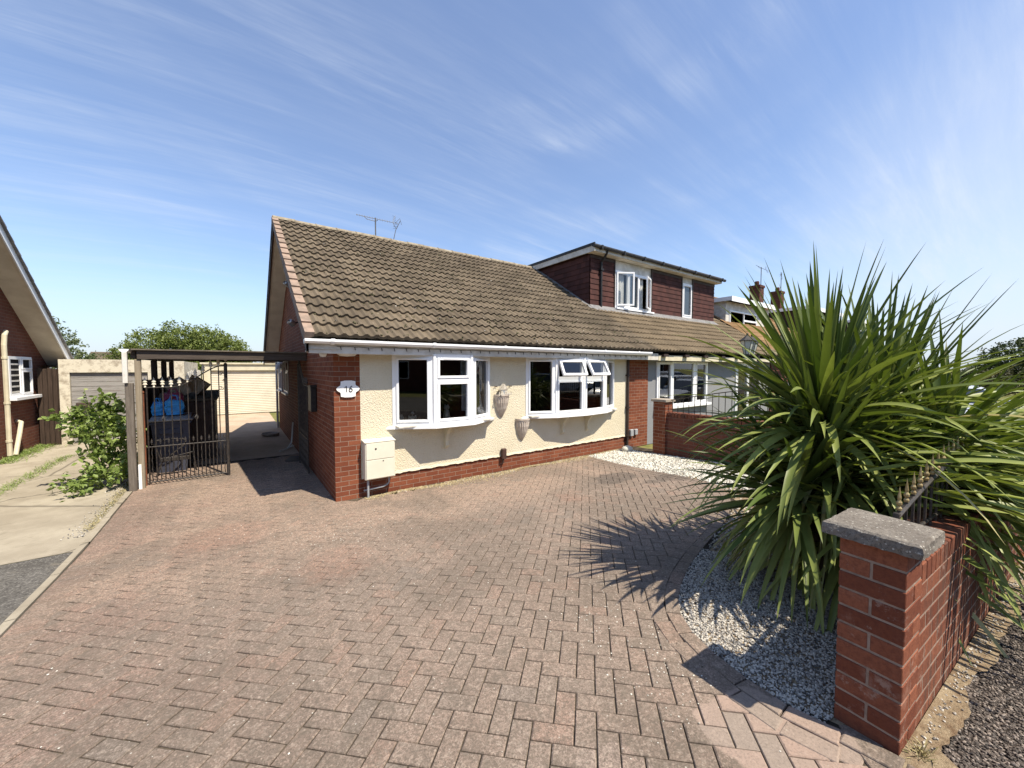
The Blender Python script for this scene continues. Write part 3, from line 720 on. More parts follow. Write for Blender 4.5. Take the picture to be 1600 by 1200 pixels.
# ------------------------------------------------ roof of interlocking tiles
def tile_roof(name, x0, x1, y0, z0, y1, z1, mat, parent, course=.315, right=None, yend=None, seed=1):
    """eave at (y0,z0) rising to (y1,z1); right: optional function y -> max x"""
    rr = random.Random(seed); L = math.hypot(y1-y0, z1-z0); s = ((y1-y0)/L, (z1-z0)/L); n = (-s[1], s[0])
    nc = int(round(L/course)); course = L/nc; V, F, R = [], [], []; step = .03
    ncol = int(round((x1-x0)/step))
    tint = {}
    for k in range(nc):
        d0 = k*course-.01; d1 = min((k+1)*course+.015, L)
        rows = []
        jit = {}
        for c in range(ncol+1):
            x = x0+(x1-x0)*c/ncol; ti = int((x-x0+.001)/.3)
            if ti not in jit: jit[ti] = (rr.uniform(-.006, .006), rr.uniform(-.003, .004), rr.random())
            ph = ((x-x0)/.15) % 1.0; p = .5-.5*math.cos(2*pi*ph); p = p**1.5*.040
            dj, hj, _ = jit[ti]
            def P(d, h): return (x, y0+s[0]*d+n[0]*h, z0+s[1]*d+n[1]*h)
            rows.append((P(d0+dj, .0+hj+p*.3), P(d0+dj, .040+p+hj), P((d0+d1)/2, .022+p), P(d1, .003+p)))
        base = len(V)
        for r in rows: V += r
        for c in range(ncol):
            x = x0+(x1-x0)*(c+.5)/ncol
            ymid = y0+s[0]*(d0+d1)/2
            if right is not None and x > right(ymid): continue
            a = base+c*4; b = a+4; rv = jit[int((x-x0+.001)/.3)][2] if int((x-x0+.001)/.3) in jit else .5
            for q in range(3): F.append((a+q, b+q, b+q+1, a+q+1)); R.append(rv)
    return npmesh(name, V, F, mat, R, parent=parent)

# ------------------------------------------------ No. 16 bungalow
RY, RZ = 10.45, 5.12; EY, EZ = 5.74, 2.125; SL = (RZ-EZ)/(RY-EY); FY = 6.1; GX = 1.16
def roofz(y): return EZ+SL*(y-EY)
house = thing('bungalow', 'cream rendered bungalow with brown tiled roof, two white bay windows and number 16', 'house', (1.16, 6.1, -.3))
def build_house16():
    h = house; GZ = -.32
    # front wall: brick corner pier, plinth, rendered panel with two openings, right brick pier
    mb = MB(); mb.box(GX, 1.53, FY, FY+.25, GZ, 1.93); mb.box(1.53, 7.97, FY+.012, FY+.2, GZ, .02)
    mb.box(7.99, 8.78, FY-.0, FY+.2, GZ, 1.93)
    # side wall and gable above
    mb.face([(GX, 15.15, GZ), (GX, FY+.25, GZ), (GX, FY+.25, 2.0), (GX, FY+.25, roofz(FY+.25)-.12), (GX, RY, RZ-.12), (GX, 15.15, roofz(FY)-.1)])
    mb.face([(GX, 15.15, GZ), (8.78, 15.15, GZ), (8.78, 15.15, 2.2), (GX, 15.15, 2.2)])
    mb.build('brick_wall', 'brick', h)
    holes = [(2.03, 3.86, .76, 1.925), (4.74, 7.40, .70, 1.925)]
    mb = MB(); U = sorted({1.53, 7.97}|{q for a in holes for q in a[:2]}); Zs = sorted({.0, 1.93}|{q for a in holes for q in a[2:]})
    for a, b in zip(U, U[1:]):
        for c, d in zip(Zs, Zs[1:]):
            if any(H[0]-1e-6 <= a and b <= H[1]+1e-6 and H[2]-1e-6 <= c and d <= H[3]+1e-6 for H in holes): continue
            mb.face([(a, FY, c), (b, FY, c), (b, FY, d), (a, FY, d)]); mb.face([(a, FY+.2, d), (b, FY+.2, d), (b, FY+.2, c), (a, FY+.2, c)])
    for H in holes:
        a, b, c, d = H; mb.face([(a, FY, c), (b, FY, c), (b, FY+.2, c), (a, FY+.2, c)]); mb.face([(a, FY, c), (a, FY+.2, c), (a, FY+.2, d), (a, FY, d)]); mb.face([(b, FY+.2, c), (b, FY, c), (b, FY, d), (b, FY+.2, d)])
    # drip edge of the render over the plinth
    pts = [1.53+.05*i for i in range(int(6.44/.05)+1)]
    for a, b in zip(pts, pts[1:]):
        za, zb = -.004+.006*math.sin(a*23)+.004*math.sin(a*61), -.004+.006*math.sin(b*23)+.004*math.sin(b*61)
        mb.face([(a, FY-.016, za), (b, FY-.016, zb), (b, FY-.002, .04), (a, FY-.002, .04)]); mb.face([(a, FY+.012, za+.01), (b, FY+.012, zb+.01), (b, FY-.016, zb), (a, FY-.016, za)])
    mb.build('rendered_wall', 'render', h)
    # dark rooms behind
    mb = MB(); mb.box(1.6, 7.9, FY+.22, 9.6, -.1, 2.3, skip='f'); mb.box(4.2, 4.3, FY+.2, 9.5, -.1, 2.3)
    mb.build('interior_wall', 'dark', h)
    # roof
    tile_roof('tiled_roof', .86, 8.62, EY, EZ, RY, RZ, 'tile', h)
    mb = MB(); mb.face([(.78, RY, RZ), (8.62, RY, RZ), (8.62, 15.5, roofz(EY-.0)-.1), (.78, 15.5, roofz(EY)-.1)]); 
    mb.face([(.78, EY+.02, EZ-.02), (8.62, EY+.02, EZ-.02), (8.62, RY, RZ-.02), (.78, RY, RZ-.02)]); mb.build('roof_deck', 'tile', h)
    # ridge tiles
    mb = MB(); x = .76; i = 0
    while x < 8.5:
        r = .10+random.uniform(-.004, .004); dz = random.uniform(-.006, .006)
        for k in range(7):
            t0, t1 = rad(10+k*160/7), rad(10+(k+1)*160/7)
            mb.face([(x, RY+r*math.cos(t0), RZ-.035+dz+r*math.sin(t0)), (x+.44, RY+r*math.cos(t0), RZ-.035+dz+r*math.sin(t0)), (x+.44, RY+r*math.cos(t1), RZ-.035+dz+r*math.sin(t1)), (x, RY+r*math.cos(t1), RZ-.035+dz+r*math.sin(t1))])
        if i % 1 == 0: mb.tube([(x+.44, RY+(r+.002)*math.cos(rad(a)), RZ-.035+(r+.002)*math.sin(rad(a))) for a in range(10, 175, 20)], .010, 5)
        x += .455; i += 1
    mb.build('ridge_tiles', 'ridge', h)
    # cloaked verge tiles in pinkish concrete
    L = math.hypot(RY-EY, RZ-EZ); s = ((RY-EY)/L, (RZ-EZ)/L); n = (-s[1], s[0]); nc = 18; mb = MB()
    for k in range(nc):
        d0, d1 = k*L/nc, (k+1)*L/nc+.012
        def P(x, d, hh): return (x, EY+s[0]*d+n[0]*hh, EZ+s[1]*d+n[1]*hh)
        j = random.uniform(-.003, .003); a, b = .745+j, .865; t0, t1 = .062, .036
        mb.face([P(a, d0, t0), P(b, d0, t0), P(b, d1, t1), P(a, d1, t1)]); mb.face([P(a, d0, t0), P(a, d1, t1), P(a, d1, t1-.13), P(a, d0, t0-.13)])
        mb.face([P(a, d0, t0-.13), P(b, d0, t0-.06), P(b, d0, t0), P(a, d0, t0)]); mb.face([P(b, d0, 0), P(b, d1, 0), P(b, d1, t1), P(b, d0, t0)])
    mb.build('verge_tiles', 'verge', h)
    mb = MB()     # gable soffit board and dark rear barge
    mb.face([(.80, EY+.05, EZ-.17), (GX+.01, EY+.05, EZ-.17), (GX+.01, RY, RZ-.17), (.80, RY, RZ-.17)])
    mb.face([(.80, RY, RZ-.17), (GX+.01, RY, RZ-.17), (GX+.01, 15.5, EZ-.27), (.80, 15.5, EZ-.27)])
    mb.build('gable_soffit', 'soffit', h)
    mb = MB()
    for (ya, za, yb, zb) in ((EY-.0, EZ-.13, RY, RZ-.12), (RY, RZ-.12, 15.52, EZ-.22)):
        mb.face([(.765, ya, za-.09), (.765, yb, zb-.09), (.765, yb, zb+.03), (.765, ya, za+.03)][::-1])
        mb.face([(.795, ya, za-.09), (.795, yb, zb-.09), (.795, yb, zb+.03), (.795, ya, za+.03)])
        mb.face([(.765, ya, za-.09), (.795, ya, za-.09), (.795, yb, zb-.09), (.765, yb, zb-.09)])
    mb.face([(.75, RY, RZ-.1), (.75, 15.55, EZ-.2), (.75, 15.55, EZ-.10), (.75, RY, RZ+.02)]); mb.face([(.75, RY, RZ+.02), (.82, RY, RZ+.02), (.82, 15.55, EZ-.10), (.75, 15.55, EZ-.10)])
    mb.build('barge_board', 'darkfascia', h)
    # fascia, soffit, gutter
    mb = MB(); mb.bbox(.80, 8.78, 5.805, 5.83, 1.90, 2.07, .003); mb.build('fascia', 'offwhite', h)
    mb = MB(); mb.box(.80, 8.78, 5.83, FY, 1.93, 1.945); mb.build('soffit', 'offwhite', h)
    mb = MB()
    prof = [(math.cos(rad(a))*.056, math.sin(rad(a))*.056) for a in range(180, 361, 20)]
    for (a, b), (c, d) in zip(prof, prof[1:]):
        mb.face([(.74, 5.745+a, 2.085+b), (8.36, 5.745+a, 2.062+b), (8.36, 5.745+c, 2.062+d), (.74, 5.745+c, 2.085+d)])
    mb.bbox(.74, 8.36, 5.684, 5.694, 2.056, 2.09, .002)
    for X in (.74, 8.36):
        mb.face([(X, 5.745+a, 2.075+b) for a, b in prof])
    o = mb.build('gutter', 'white', h)
    for X in (1.06, 2.55, 3.92, 5.3, 6.6, 7.8):
        q = MB(); pr2 = [(math.cos(rad(a))*.063, math.sin(rad(a))*.063) for a in range(180, 361, 20)]
        for (a, b), (c, d) in zip(pr2, pr2[1:]): q.face([(X, 5.745+a, 2.08+b), (X+.05, 5.745+a, 2.08+b), (X+.05, 5.745+c, 2.08+d), (X, 5.745+c, 2.08+d)])
        q.box(X, X+.05, 5.678, 5.686, 2.06, 2.10); q.build('gutter_clip', 'white', o)
    # dark tile edge peeping over gutter
    # fairy light cable looped along fascia
    mb = MB(); pts = []
    X = 1.15
    while X < 8.4: pts.append((X, 5.797, 2.0-.004*math.sin(X*9)+random.uniform(-.005, .005))); X += .06
    mb.tube(pts, .0035, 4)
    X = 1.2
    while X < 8.3: mb.tube([(X, 5.797, 2.0), (X+.01, 5.795, 1.955)], .0055, 4); X += .19
    mb.build('light_cable', 'black', h)
    # downpipe by the party pier
    mb = MB(); mb.tube([(7.90, 6.06, 1.93), (7.90, 6.06, -.28)], .034, 8)
    for z in (1.5, .7, .0): mb.box(7.85, 7.95, 6.02, 6.1, z, z+.035)
    mb.build('downpipe', 'darkfascia', h)
    # side wall: corner downpipe, windows
    mb = MB(); mb.tube([(1.10, 15.0, 1.9), (1.10, 15.0, -.3)], .034, 8); mb.build('downpipe', 'offwhite', h)
    for ya, yb in ((13.15, 12.05), (15.0-.2, 13.75)):
        ya, yb = max(ya, yb), min(ya, yb); T = fr((1.145, ya), (1.145, yb)); L = ya-yb
        o = wframe('side_window', (1.145, ya), (1.145, yb), 1.0, 1.95, [(.06, L*.5-.03, 1.06, 1.89, 's'), (L*.5+.03, L-.06, 1.06, 1.55, 's'), (L*.5+.03, L-.06, 1.64, 1.89, 'o')], h, dep=.03, glass='farglass')
        open_sash(T, L*.5+.03, L-.06, 1.64, 1.89, rad(22), o, glass='farglass')
        q = MB(T); q.bbox(-.03, L+.03, 0, .07, .955, .998, .004); q.build('sill', 'white', o)
    # bays
    z0, z1 = .77, 1.925
    def bay(pts, z0, z1, lay, name):
        mbs = MB(); root = None
        frames = MB()
        for i, (a, b) in enumerate(zip(pts, pts[1:])):
            panes = lay[i](dl(a, b))
            T = fr(a, b); L = dl(a, b)
            for p in panes: pass
            o = wframe('bay_window' if root is None else 'bay_facet', a, b, z0, z1, panes, h if root is None else root, dep=.06)
            if root is None: root = o
            for p in panes:
                if p[4] == 'o': open_sash(T, p[0], p[1], p[2], p[3], rad(27), o if o == root else root)
            tv = MB(T)
            for p in panes:
                if p[3] > 1.75: tv.bbox(p[0]+.07, p[1]-.07, .016, .026, p[3]+.008, p[3]+.024, .002)
            tv.build('trickle_vent', 'white', root)
        # corner posts
        for c in pts[1:-1]: q = MB(); q.tube([(c[0], c[1]+.012, z0), (c[0], c[1]+.012, z1)], .032, 8); q.build('corner_post', 'white', root, smooth=True)
        # sill board following the bay
        def off(d, ends):
            P = [Vector(p) for p in pts]; out = []
            for i, p in enumerate(P):
                ns = []
                if i > 0: e = (P[i]-P[i-1]).normalized(); ns.append(Vector((e.y, -e.x)))
                if i < len(P)-1: e = (P[i+1]-P[i]).normalized(); ns.append(Vector((e.y, -e.x)))
                nn = sum(ns, Vector((0, 0))).normalized(); k = d/max(nn.dot(ns[0]), .5); out.append(p+nn*k)
            out[0] = Vector((P[0].x-ends, FY-.001)); out[-1] = Vector((P[-1].x+ends, FY-.001)); return [(p.x, p.y) for p in out]
        so = off(.075, .10)
        q = MB(); q.prism(so, z0-.045, z0-.008); si = off(.045, .06); q.prism(si, z0-.0079, z0); q.build('sill', 'white', root)
        q = MB(); q.prism(off(-.07, -.09), z1, z1+.004); q.build('bay_head', 'white', root)
        return root
    def brk(X, zt, depth, parent):
        q = MB(); prof = [(0, 0), (-depth, 0), (-depth, -.035), (-depth*.72, -.07), (-depth*.42, -.16), (-depth*.30, -.28), (-depth*.34, -.36), (-depth*.2, -.40), (0, -.41)]
        q.prism([(FY+p[0], zt+p[1]) for p in prof][::-1], X-.03, X+.03, axis='x'); q.build('sill_bracket', 'cream', parent)
    A = [(2.02, 6.09), (2.62, 5.80), (3.31, 5.80), (3.87, 6.09)]
    b1 = bay(A, .765, 1.925, [lambda L: [(.10, L-.12, .86, 1.83, 's')],
                          lambda L: [(.09, L-.09, .86, 1.43, 's'), (.09, L-.09, 1.57, 1.83, 's')],
                          lambda L: [(.12, L-.10, .86, 1.83, 's')]], 'bay')
    b1['label'] = 'three sided white bay window with ornaments on its sill board'
    brk(2.95, .72, .24, b1)
    B = [(4.72, 6.09), (5.34, 5.87), (6.08, 5.79), (6.82, 5.87), (7.42, 6.09)]
    b2 = bay(B, .725, 1.925, [lambda L: [(.09, L-.10, .82, 1.83, 's')],
                          lambda L: [(.07, L-.08, .81, 1.40, 's'), (.07, L-.08, 1.52, 1.84, 'o')],
                          lambda L: [(.08, L-.07, .81, 1.40, 's'), (.08, L-.07, 1.52, 1.84, 'o')],
                          lambda L: [(.10, L-.09, .82, 1.83, 's')]], 'bay')
    b2['label'] = 'four sided white bow window with two top lights propped open'
    brk(5.70, .68, .24, b2); brk(6.46, .68, .24, b2)
    # inner window boards and a curtain
    mb = MB(); mb.box(2.05, 3.84, 5.88, 6.45, .755, .775); mb.build('window_board', 'offwhite', h); mb = MB(); mb.box(4.76, 7.38, 5.95, 6.45, .712, .735); mb.build('window_board', 'offwhite', h)
    mb = MB()
    for k in range(24):
        a, b = 3.40+k*.016, 3.40+(k+1)*.016; mb.face([(a, 6.34+.02*math.sin(k*1.1), .9), (b, 6.34+.02*math.sin((k+1)*1.1), .9), (b, 6.34+.02*math.sin((k+1)*1.1), 1.9), (a, 6.34+.02*math.sin(k*1.1), 1.9)])
    mb.build('curtain', 'curtain', h)
build_house16()

# ------------------------------------------------ next door with the tile-hung dormer, and the generic houses beyond
def hung(mb, T, u0, u1, z0, z1, course=.155, tw=.17, maxz=None, minu=None):
    old = mb.T; mb.T = T; k = 0; z = z0
    while z < z1-.01:
        zz = min(z+course+.01, z1); a = u0; 
        off = (k % 2)*tw/2; a = u0-off
        while a < u1:
            b = a+tw; aa, bb = max(a, u0)+.001, min(b, u1)-.001
            if bb > aa+.004:
                r = random.random(); mid = (aa+bb)/2
                if minu is None or z > minu(mid)-.02:
                    mb.face([(aa, .028, z), (bb, .028, z), (bb, .012, zz), (aa, .012, zz)], rv=r); mb.face([(aa, .0, z), (bb, .0, z), (bb, .028, z), (aa, .028, z)], rv=r)
            a = b
        z += course; k += 1
    mb.T = old
nb = thing('dormer_house', 'neighbouring house with grey rendered wall and wide red brown tile hung roof dormer', 'house', (8.8, 6.1, -.3))
def build_nb():
    h = nb; X0, X1 = 8.78, 16.35
    mb = MB(); 
    holes = [(9.20, 11.70, .62, 1.87), (13.7, 15.2, -.1, 1.87)]
    U = sorted({X0, X1}|{q for a in holes for q in a[:2]}); Zs = sorted({-.32, 1.93}|{q for a in holes for q in a[2:]})
    for a, b in zip(U, U[1:]):
        for c, d in zip(Zs, Zs[1:]):
            if any(H[0]-1e-6 <= a and b <= H[1]+1e-6 and H[2]-1e-6 <= c and d <= H[3]+1e-6 for H in holes): continue
            mb.face([(a, FY, c), (b, FY, c), (b, FY, d), (a, FY, d)])
    for H in holes:
        a, b, c, d = H; mb.face([(a, FY, c), (b, FY, c), (b, FY+.2, c), (a, FY+.2, c)]); mb.face([(a, FY, c), (a, FY+.2, c), (a, FY+.2, d), (a, FY, d)]); mb.face([(b, FY+.2, c), (b, FY, c), (b, FY, d), (b, FY+.2, d)])
    mb.build('rendered_wall', 'grender', h)
    mb = MB(); mb.face([(X1, FY, -.32), (X1, 15.15, -.32), (X1, 15.15, 2.1), (X1, RY, RZ-.1), (X1, FY, 2.2)]); mb.build('brick_wall', 'brick_dark', h)
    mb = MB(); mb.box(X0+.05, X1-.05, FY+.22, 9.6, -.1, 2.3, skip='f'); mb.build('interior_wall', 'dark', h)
    mb = MB(); mb.bbox(8.785, X1+.2, 5.80, 5.83, 1.89, 2.03, .003); mb.build('fascia', 'cream', h)
    mb = MB(); mb.box(8.785, X1+.2, 5.83, FY, 1.935, 1.95); mb.build('soffit', 'soffit', h)
    tile_roof('tiled_roof', 8.625, X1+.22, EY, EZ, RY, RZ, 'tile2', h, seed=5)
    mb = MB(); mb.face([(8.62, RY, RZ), (X1+.2, RY, RZ), (X1+.2, 15.5, EZ), (8.62, 15.5, EZ)]); mb.face([(8.62, EY+.02, EZ-.02), (X1+.2, EY+.02, EZ-.02), (X1+.2, RY, RZ-.02), (8.62, RY, RZ-.02)]); mb.build('roof_deck', 'tile2', h)
    mb = MB()
    for X in (8.9, 9.9, 10.9, 11.9, 12.9): mb = MB(); mb.box(X, X+.2, 5.72, 5.80, 1.99, 2.06); mb.build('rafter_foot', 'darkfascia', h)
    # ground floor windows
    o = wframe('front_window', (9.13, 6.06), (11.74, 6.06), .66, 1.87, [(.10, .62, .74, 1.80, 's'), (.78, 1.80, .70, 1.83, 'f'), (1.98, 2.50, .74, 1.80, 's')], h, dep=.08)
    q = MB(); q.bbox(9.05, 11.82, 5.96, 6.10, .58, .655, .006); q.build('sill', 'white', o)
    o = wframe('patio_window', (13.6, 6.06), (15.3, 6.06), -.15, 1.87, [(.10, .80, .0, 1.78, 's'), (.92, 1.60, .0, 1.78, 's')], h, dep=.08)
    # dormer
    DY, DX0, DX1 = 7.88, 8.46, 15.6; zt = 5.02; zb = roofz(DY)
    d = MB()
    T = fr((DX0, DY), (DX1, DY))
    # front bays of hung tiles with windows between
    wz0 = 3.56; W1 = (1.10, 2.93); W2 = (4.86, 5.48)
    d.T = T
    for a_, b_, c_, e_ in ((0, W1[0], zb-.2, zt), (W1[1], DX1-DX0, zb-.2, zt), (W1[0], W1[1], zb-.2, wz0), (W1[0], W1[1], 4.72, zt)): d.face([(a_, -.02, c_), (b_, -.02, c_), (b_, -.02, e_), (a_, -.02, e_)])
    d.T = None
    d2s = []
    for ua_, ub_ in ((0, 1.08), (2.98, 4.80), (5.55, DX1-DX0)): d2 = MB(); hung(d2, T, ua_, ub_, zb-.08, zt-.02); d2s.append(d2)
    TL = fr((DX0, RY-.2), (DX0, DY)); Lc = RY-.2-DY
    d2 = MB(); d2s.append(d2); hung(d2, TL, 0, Lc, zb-.05, zt-.02, minu=lambda u: roofz(RY-.2-u)-.12)
    dm = d.build('dormer', 'hang', h)
    for d2 in d2s: d2.build('hung_tiles', 'hang', dm)
    q = MB(); q.face([(DX0, DY, zb-.1), (DX0, DY, zt), (DX0, RY-.1, zt+.2), (DX0, RY-.1, RZ-.2)]); q.build('cheek', 'hang', dm); q = MB(); q.face([(DX1, DY, zb-.1), (DX1, DY, zt), (DX1, RY-.1, zt+.1), (DX1, RY-.1, RZ-.2)]); q.build('cheek', 'hang', dm)
    # shallow mono roof falling back towards the ridge side
    ya, yb = 7.60, 10.9; za, zb2 = 5.19, 5.26
    q = MB(); q.box(DX0-.12, DX1+.12, ya, yb, za, za+.05); q.build('dormer_roof', 'felt', dm)
    q = MB(); q.bbox(DX0-.14, DX0-.10, ya-.02, yb, za-.17, za+.005, .003); q.bbox(DX0-.10, DX1+.12, ya+.02, ya+.05, za-.15, za-.02, .003); q.build('fascia', 'offwhite', dm)
    q = MB(); q.box(DX0-.10, DX1+.10, ya+.05, DY+.03, za-.16, za-.145); q.build('soffit', 'soffit', dm)
    q = MB(); q.bbox(DX0-.16, DX0-.12, ya-.04, yb+.02, za-.01, za+.07, .004); q.build('roof_edge', 'black', dm)
    q = MB(); q.tube([(DX0-.2, ya-.03, za-.02), (DX1+.25, ya-.03, za-.035)], .055, 8); 
    for k in range(8): q.box(DX0+.1+k, DX0+.16+k, ya-.095, ya+.03, za-.09, za+.02)
    q.build('gutter', 'black', dm)
    q = MB(); q.tube([(DX0+.42, ya-.02, za-.06), (DX0+.42, ya+.02, za-.16), (DX0+.42, DY-.07, za-.36), (DX0+.42, DY-.07, zb-.02)], .034, 8); q.box(DX0+.36, DX0+.48, DY-.12, DY-.02, za-.6, za-.55); q.build('downpipe', 'black', dm)
    q = MB(T); q.face([(W1[0]-.02, .0, 4.72), (W1[1]+.05, .0, 4.72), (W1[1]+.05, .0, zt), (W1[0]-.02, .0, zt)]); q.build('white_panel', 'offwhite', dm); q = MB(T); q.face([(W2[0]-.06, .0, 4.80), (W2[1]+.07, .0, 4.80), (W2[1]+.07, .0, zt), (W2[0]-.06, .0, zt)]); q.build('white_panel', 'offwhite', dm)
    q = MB(T)
    for u in (W1[0]-.03, W1[1]+.03, W2[0]-.06): q.bbox(u-.02, u+.02, .0, .045, zb, zt, .003); q.build('dark_trim', 'darkfascia', dm); q = MB(T)
    u = W2[1]+.05; q.bbox(u-.02, u+.02, .0, .045, zb, zt, .003)
    q.build('dark_trim', 'darkfascia', dm)
    for ua_, ub_ in ((0, 1.08), (2.98, 4.8), (5.55, DX1-DX0)): q = MB(T); q.box(ua_, ub_, .0, .035, zt-.10, zt); q.build('dark_trim', 'darkfascia', dm)
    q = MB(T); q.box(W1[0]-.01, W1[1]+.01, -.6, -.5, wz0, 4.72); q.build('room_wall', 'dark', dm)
    p0 = (DX0+W1[0], DY-.03); p1 = (DX0+W1[1], DY-.03); TW = fr(p0, p1); LW = dl(p0, p1)
    o = wframe('dormer_window', p0, p1, wz0, 4.72, [(.07, .60, wz0+.09, 4.64, 'o'), (.70, 1.12, wz0+.09, 4.64, 's'), (1.22, LW-.07, wz0+.09, 4.64, 'o')], dm, dep=.06)
    open_sash(TW, .07, .60, wz0+.09, 4.64, rad(30), dm, 'left')
    open_sash(TW, 1.22, LW-.07, wz0+.09, 4.64, rad(24), dm, 'right')
    q = MB(TW); q.bbox(-.04, LW+.04, 0, .12, wz0-.05, wz0, .004); q.build('sill', 'white', dm)
    # net curtains
    q = MB(TW)
    for (ua, ub) in ((.08, .55), (.74, .95), (1.25, LW-.3)):
        n = 14
        for k in range(n):
            a, b = ua+(ub-ua)*k/n, ua+(ub-ua)*(k+1)/n; wa, wb = -.10+.02*math.sin(k*1.7), -.10+.02*math.sin((k+1)*1.7)
            q.face([(a, wa, wz0+.1), (b, wb, wz0+.1), (b-.0, wb, 4.66), (a, wa, 4.66)])
    q.build('net_curtain', 'curtain', dm)
    p0 = (DX0+W2[0], DY-.03); p1 = (DX0+W2[1], DY-.03)
    o = wframe('dormer_window', p0, p1, wz0, 4.80, [(.08, dl(p0, p1)-.08, wz0+.10, 4.70, 's')], dm, dep=.06, glass='farglass')
    # lead flashing along the foot of the dormer and up the cheek
    q = MB(); x = DX0-.05
    while x < DX1:
        xx = x+.3; e = random.uniform(.0, .04)
        yo = DY-.24-e
        q.face([(x, yo, roofz(yo)+.062), (xx, yo, roofz(yo)+.062), (xx, DY-.03, roofz(DY)+.075), (x, DY-.03, roofz(DY)+.075)]); x = xx
    y = DY-.2
    while y < RY-.2:
        q.face([(DX0-.16, y, roofz(y)+.066), (DX0+.02, y, roofz(y)+.075), (DX0+.02, y+.3, roofz(y+.3)+.075), (DX0-.16, y+.3, roofz(y+.3)+.066)]); y += .3
    q.build('flashing', 'lead', dm)
build_nb()

def far_house(name, label, x0, x1, yf, dep, zb, ze, zr, wall, roofm, wins, dormers=(), flip=False, chim=()):
    """generic gabled house, ridge along X; yf front plane; flip=True: front faces +Y"""
    cx = (x0+x1)/2; h = thing(name, label, 'house', (cx, yf, zb)); sg = -1 if not flip else 1; yb = yf-sg*dep; yr = (yf+yb)/2
    mb = MB(); mb.face([(x0, yf, zb), (x1, yf, zb), (x1, yf, ze), (x0, yf, ze)]); mb.face([(x0, yb, zb), (x1, yb, zb), (x1, yb, ze), (x0, yb, ze)])
    for X in (x0, x1): mb.face([(X, yf, zb), (X, yb, zb), (X, yb, ze), (X, yr, zr-.1), (X, yf, ze)])
    mb.build('wall', wall, h)
    ye = yf+sg*.35; sl = (zr-ze-.1)/abs(yr-ye)
    mb = MB(); n = 16
    for k in range(n):     # coursed slope
        a = k/n; b = (k+1)/n; ya, yb2 = ye+(yr-ye)*a, ye+(yr-ye)*b; za, zb2 = ze+.1+(zr-ze-.1)*a, ze+.1+(zr-ze-.1)*b
        mb.face([(x0-.2, ya, za+.03), (x1+.2, ya, za+.03), (x1+.2, yb2, zb2+.008), (x0-.2, yb2, zb2+.008)], rv=random.random()); mb.face([(x0-.2, ya, za), (x1+.2, ya, za), (x1+.2, ya, za+.03), (x0-.2, ya, za+.03)])
    mb.face([(x0-.2, yr, zr), (x1+.2, yr, zr), (x1+.2, yb-sg*.3, ze+.05), (x0-.2, yb-sg*.3, ze+.05)])
    mb.tube([(x0-.2, yr, zr), (x1+.2, yr, zr)], .09, 6)
    rf = mb.build('roof', roofm, h)
    mb = MB(); mb.box(x0-.2, x1+.2, min(ye, ye+sg*.03), max(ye, ye+sg*.03), ze-.08, ze+.07); mb.build('fascia', 'white', h)
    for (wx0, wx1, wz0, wz1, y) in wins:
        yy = y if y is not None else yf+sg*.03
        p0, p1 = ((wx0, yy), (wx1, yy)) if not flip else ((wx1, yy), (wx0, yy)); L = wx1-wx0
        o = wframe('window', p0, p1, wz0, wz1, [(.07, L*.5-.03, wz0+.07, wz1-.07, 's'), (L*.5+.03, L-.07, wz0+.07, wz1-.42, 's'), (L*.5+.03, L-.07, wz1-.34, wz1-.07, 's')], h, dep=.05, glass='farglass')
    for (dx0, dx1, dy, dzb, dzt, hangm) in dormers:
        q = MB(); q.box(dx0, dx1, min(dy, yr), max(dy, yr), dzb, dzt); d = q.build('dormer', hangm, h)
        q = MB(); q.box(dx0-.15, dx1+.15, dy-.32, dy-.29, dzt-.05, dzt+.16); q.box(dx0-.15, dx0-.12, dy-.29, yr, dzt-.02, dzt+.15); q.build('fascia', 'white', d)
        q = MB(); q.box(dx0-.12, dx1+.12, dy-.29, yr+.4, dzt+.10, dzt+.14); q.build('dormer_roof', 'felt', d)
    for (cx_, cy_, cz0, cz1) in chim:
        q = MB(); q.box(cx_-.30, cx_+.30, cy_-.28, cy_+.28, cz0, cz1-.14); q.box(cx_-.35, cx_+.35, cy_-.32, cy_+.32, cz1-.14, cz1-.0); c = q.build('chimney', 'brick_far', rf)
        q = MB(); q.lathe([(.12, cz1), (.13, cz1+.2), (.10, cz1+.28)], (cx_, cy_, 0), 10); q.build('chimney_pot', 'brick_far', rf)
    return h
far_house('terraced_house', 'first terraced house beyond the grey one, white fascia over its small dormer', 17.3, 24.6, 6.4, 9.0, -.3, 2.1, 5.55, 'brick_dark', 'tile_far',
          [(17.7, 20.4, 3.1, 4.25, 8.22), (19.0, 21.5, .5, 1.8, None)], [(17.4, 21.8, 8.25, 2.9, 4.62, 'offwhite')], chim=[(26.2, 10.6, 5.0, 6.75)])
far_house('terraced_house', 'second terraced house beyond, brown tile hung dormer and red brick chimney', 25.2, 32.5, 6.4, 9.0, -.3, 2.1, 5.55, 'brick_dark', 'tile_far',
          [(27.4, 30.4, 3.25, 4.7, 7.87), (26, 29, .5, 1.8, None)], [(25.6, 31.4, 7.9, 2.9, 4.95, 'wooddark')], chim=[(29.3, 10.6, 5.0, 6.75)])
far_house('terraced_house', 'third terraced house at the far end mostly hidden by the spiky leaves', 34, 42, 6.4, 9.0, -.3, 2.1, 5.55, 'render', 'tile_far',
          [(36, 39, .5, 1.8, None), (36, 38.5, 3.1, 4.4, 7.87)], [(35, 40, 7.9, 2.9, 4.9, 'wooddark')])
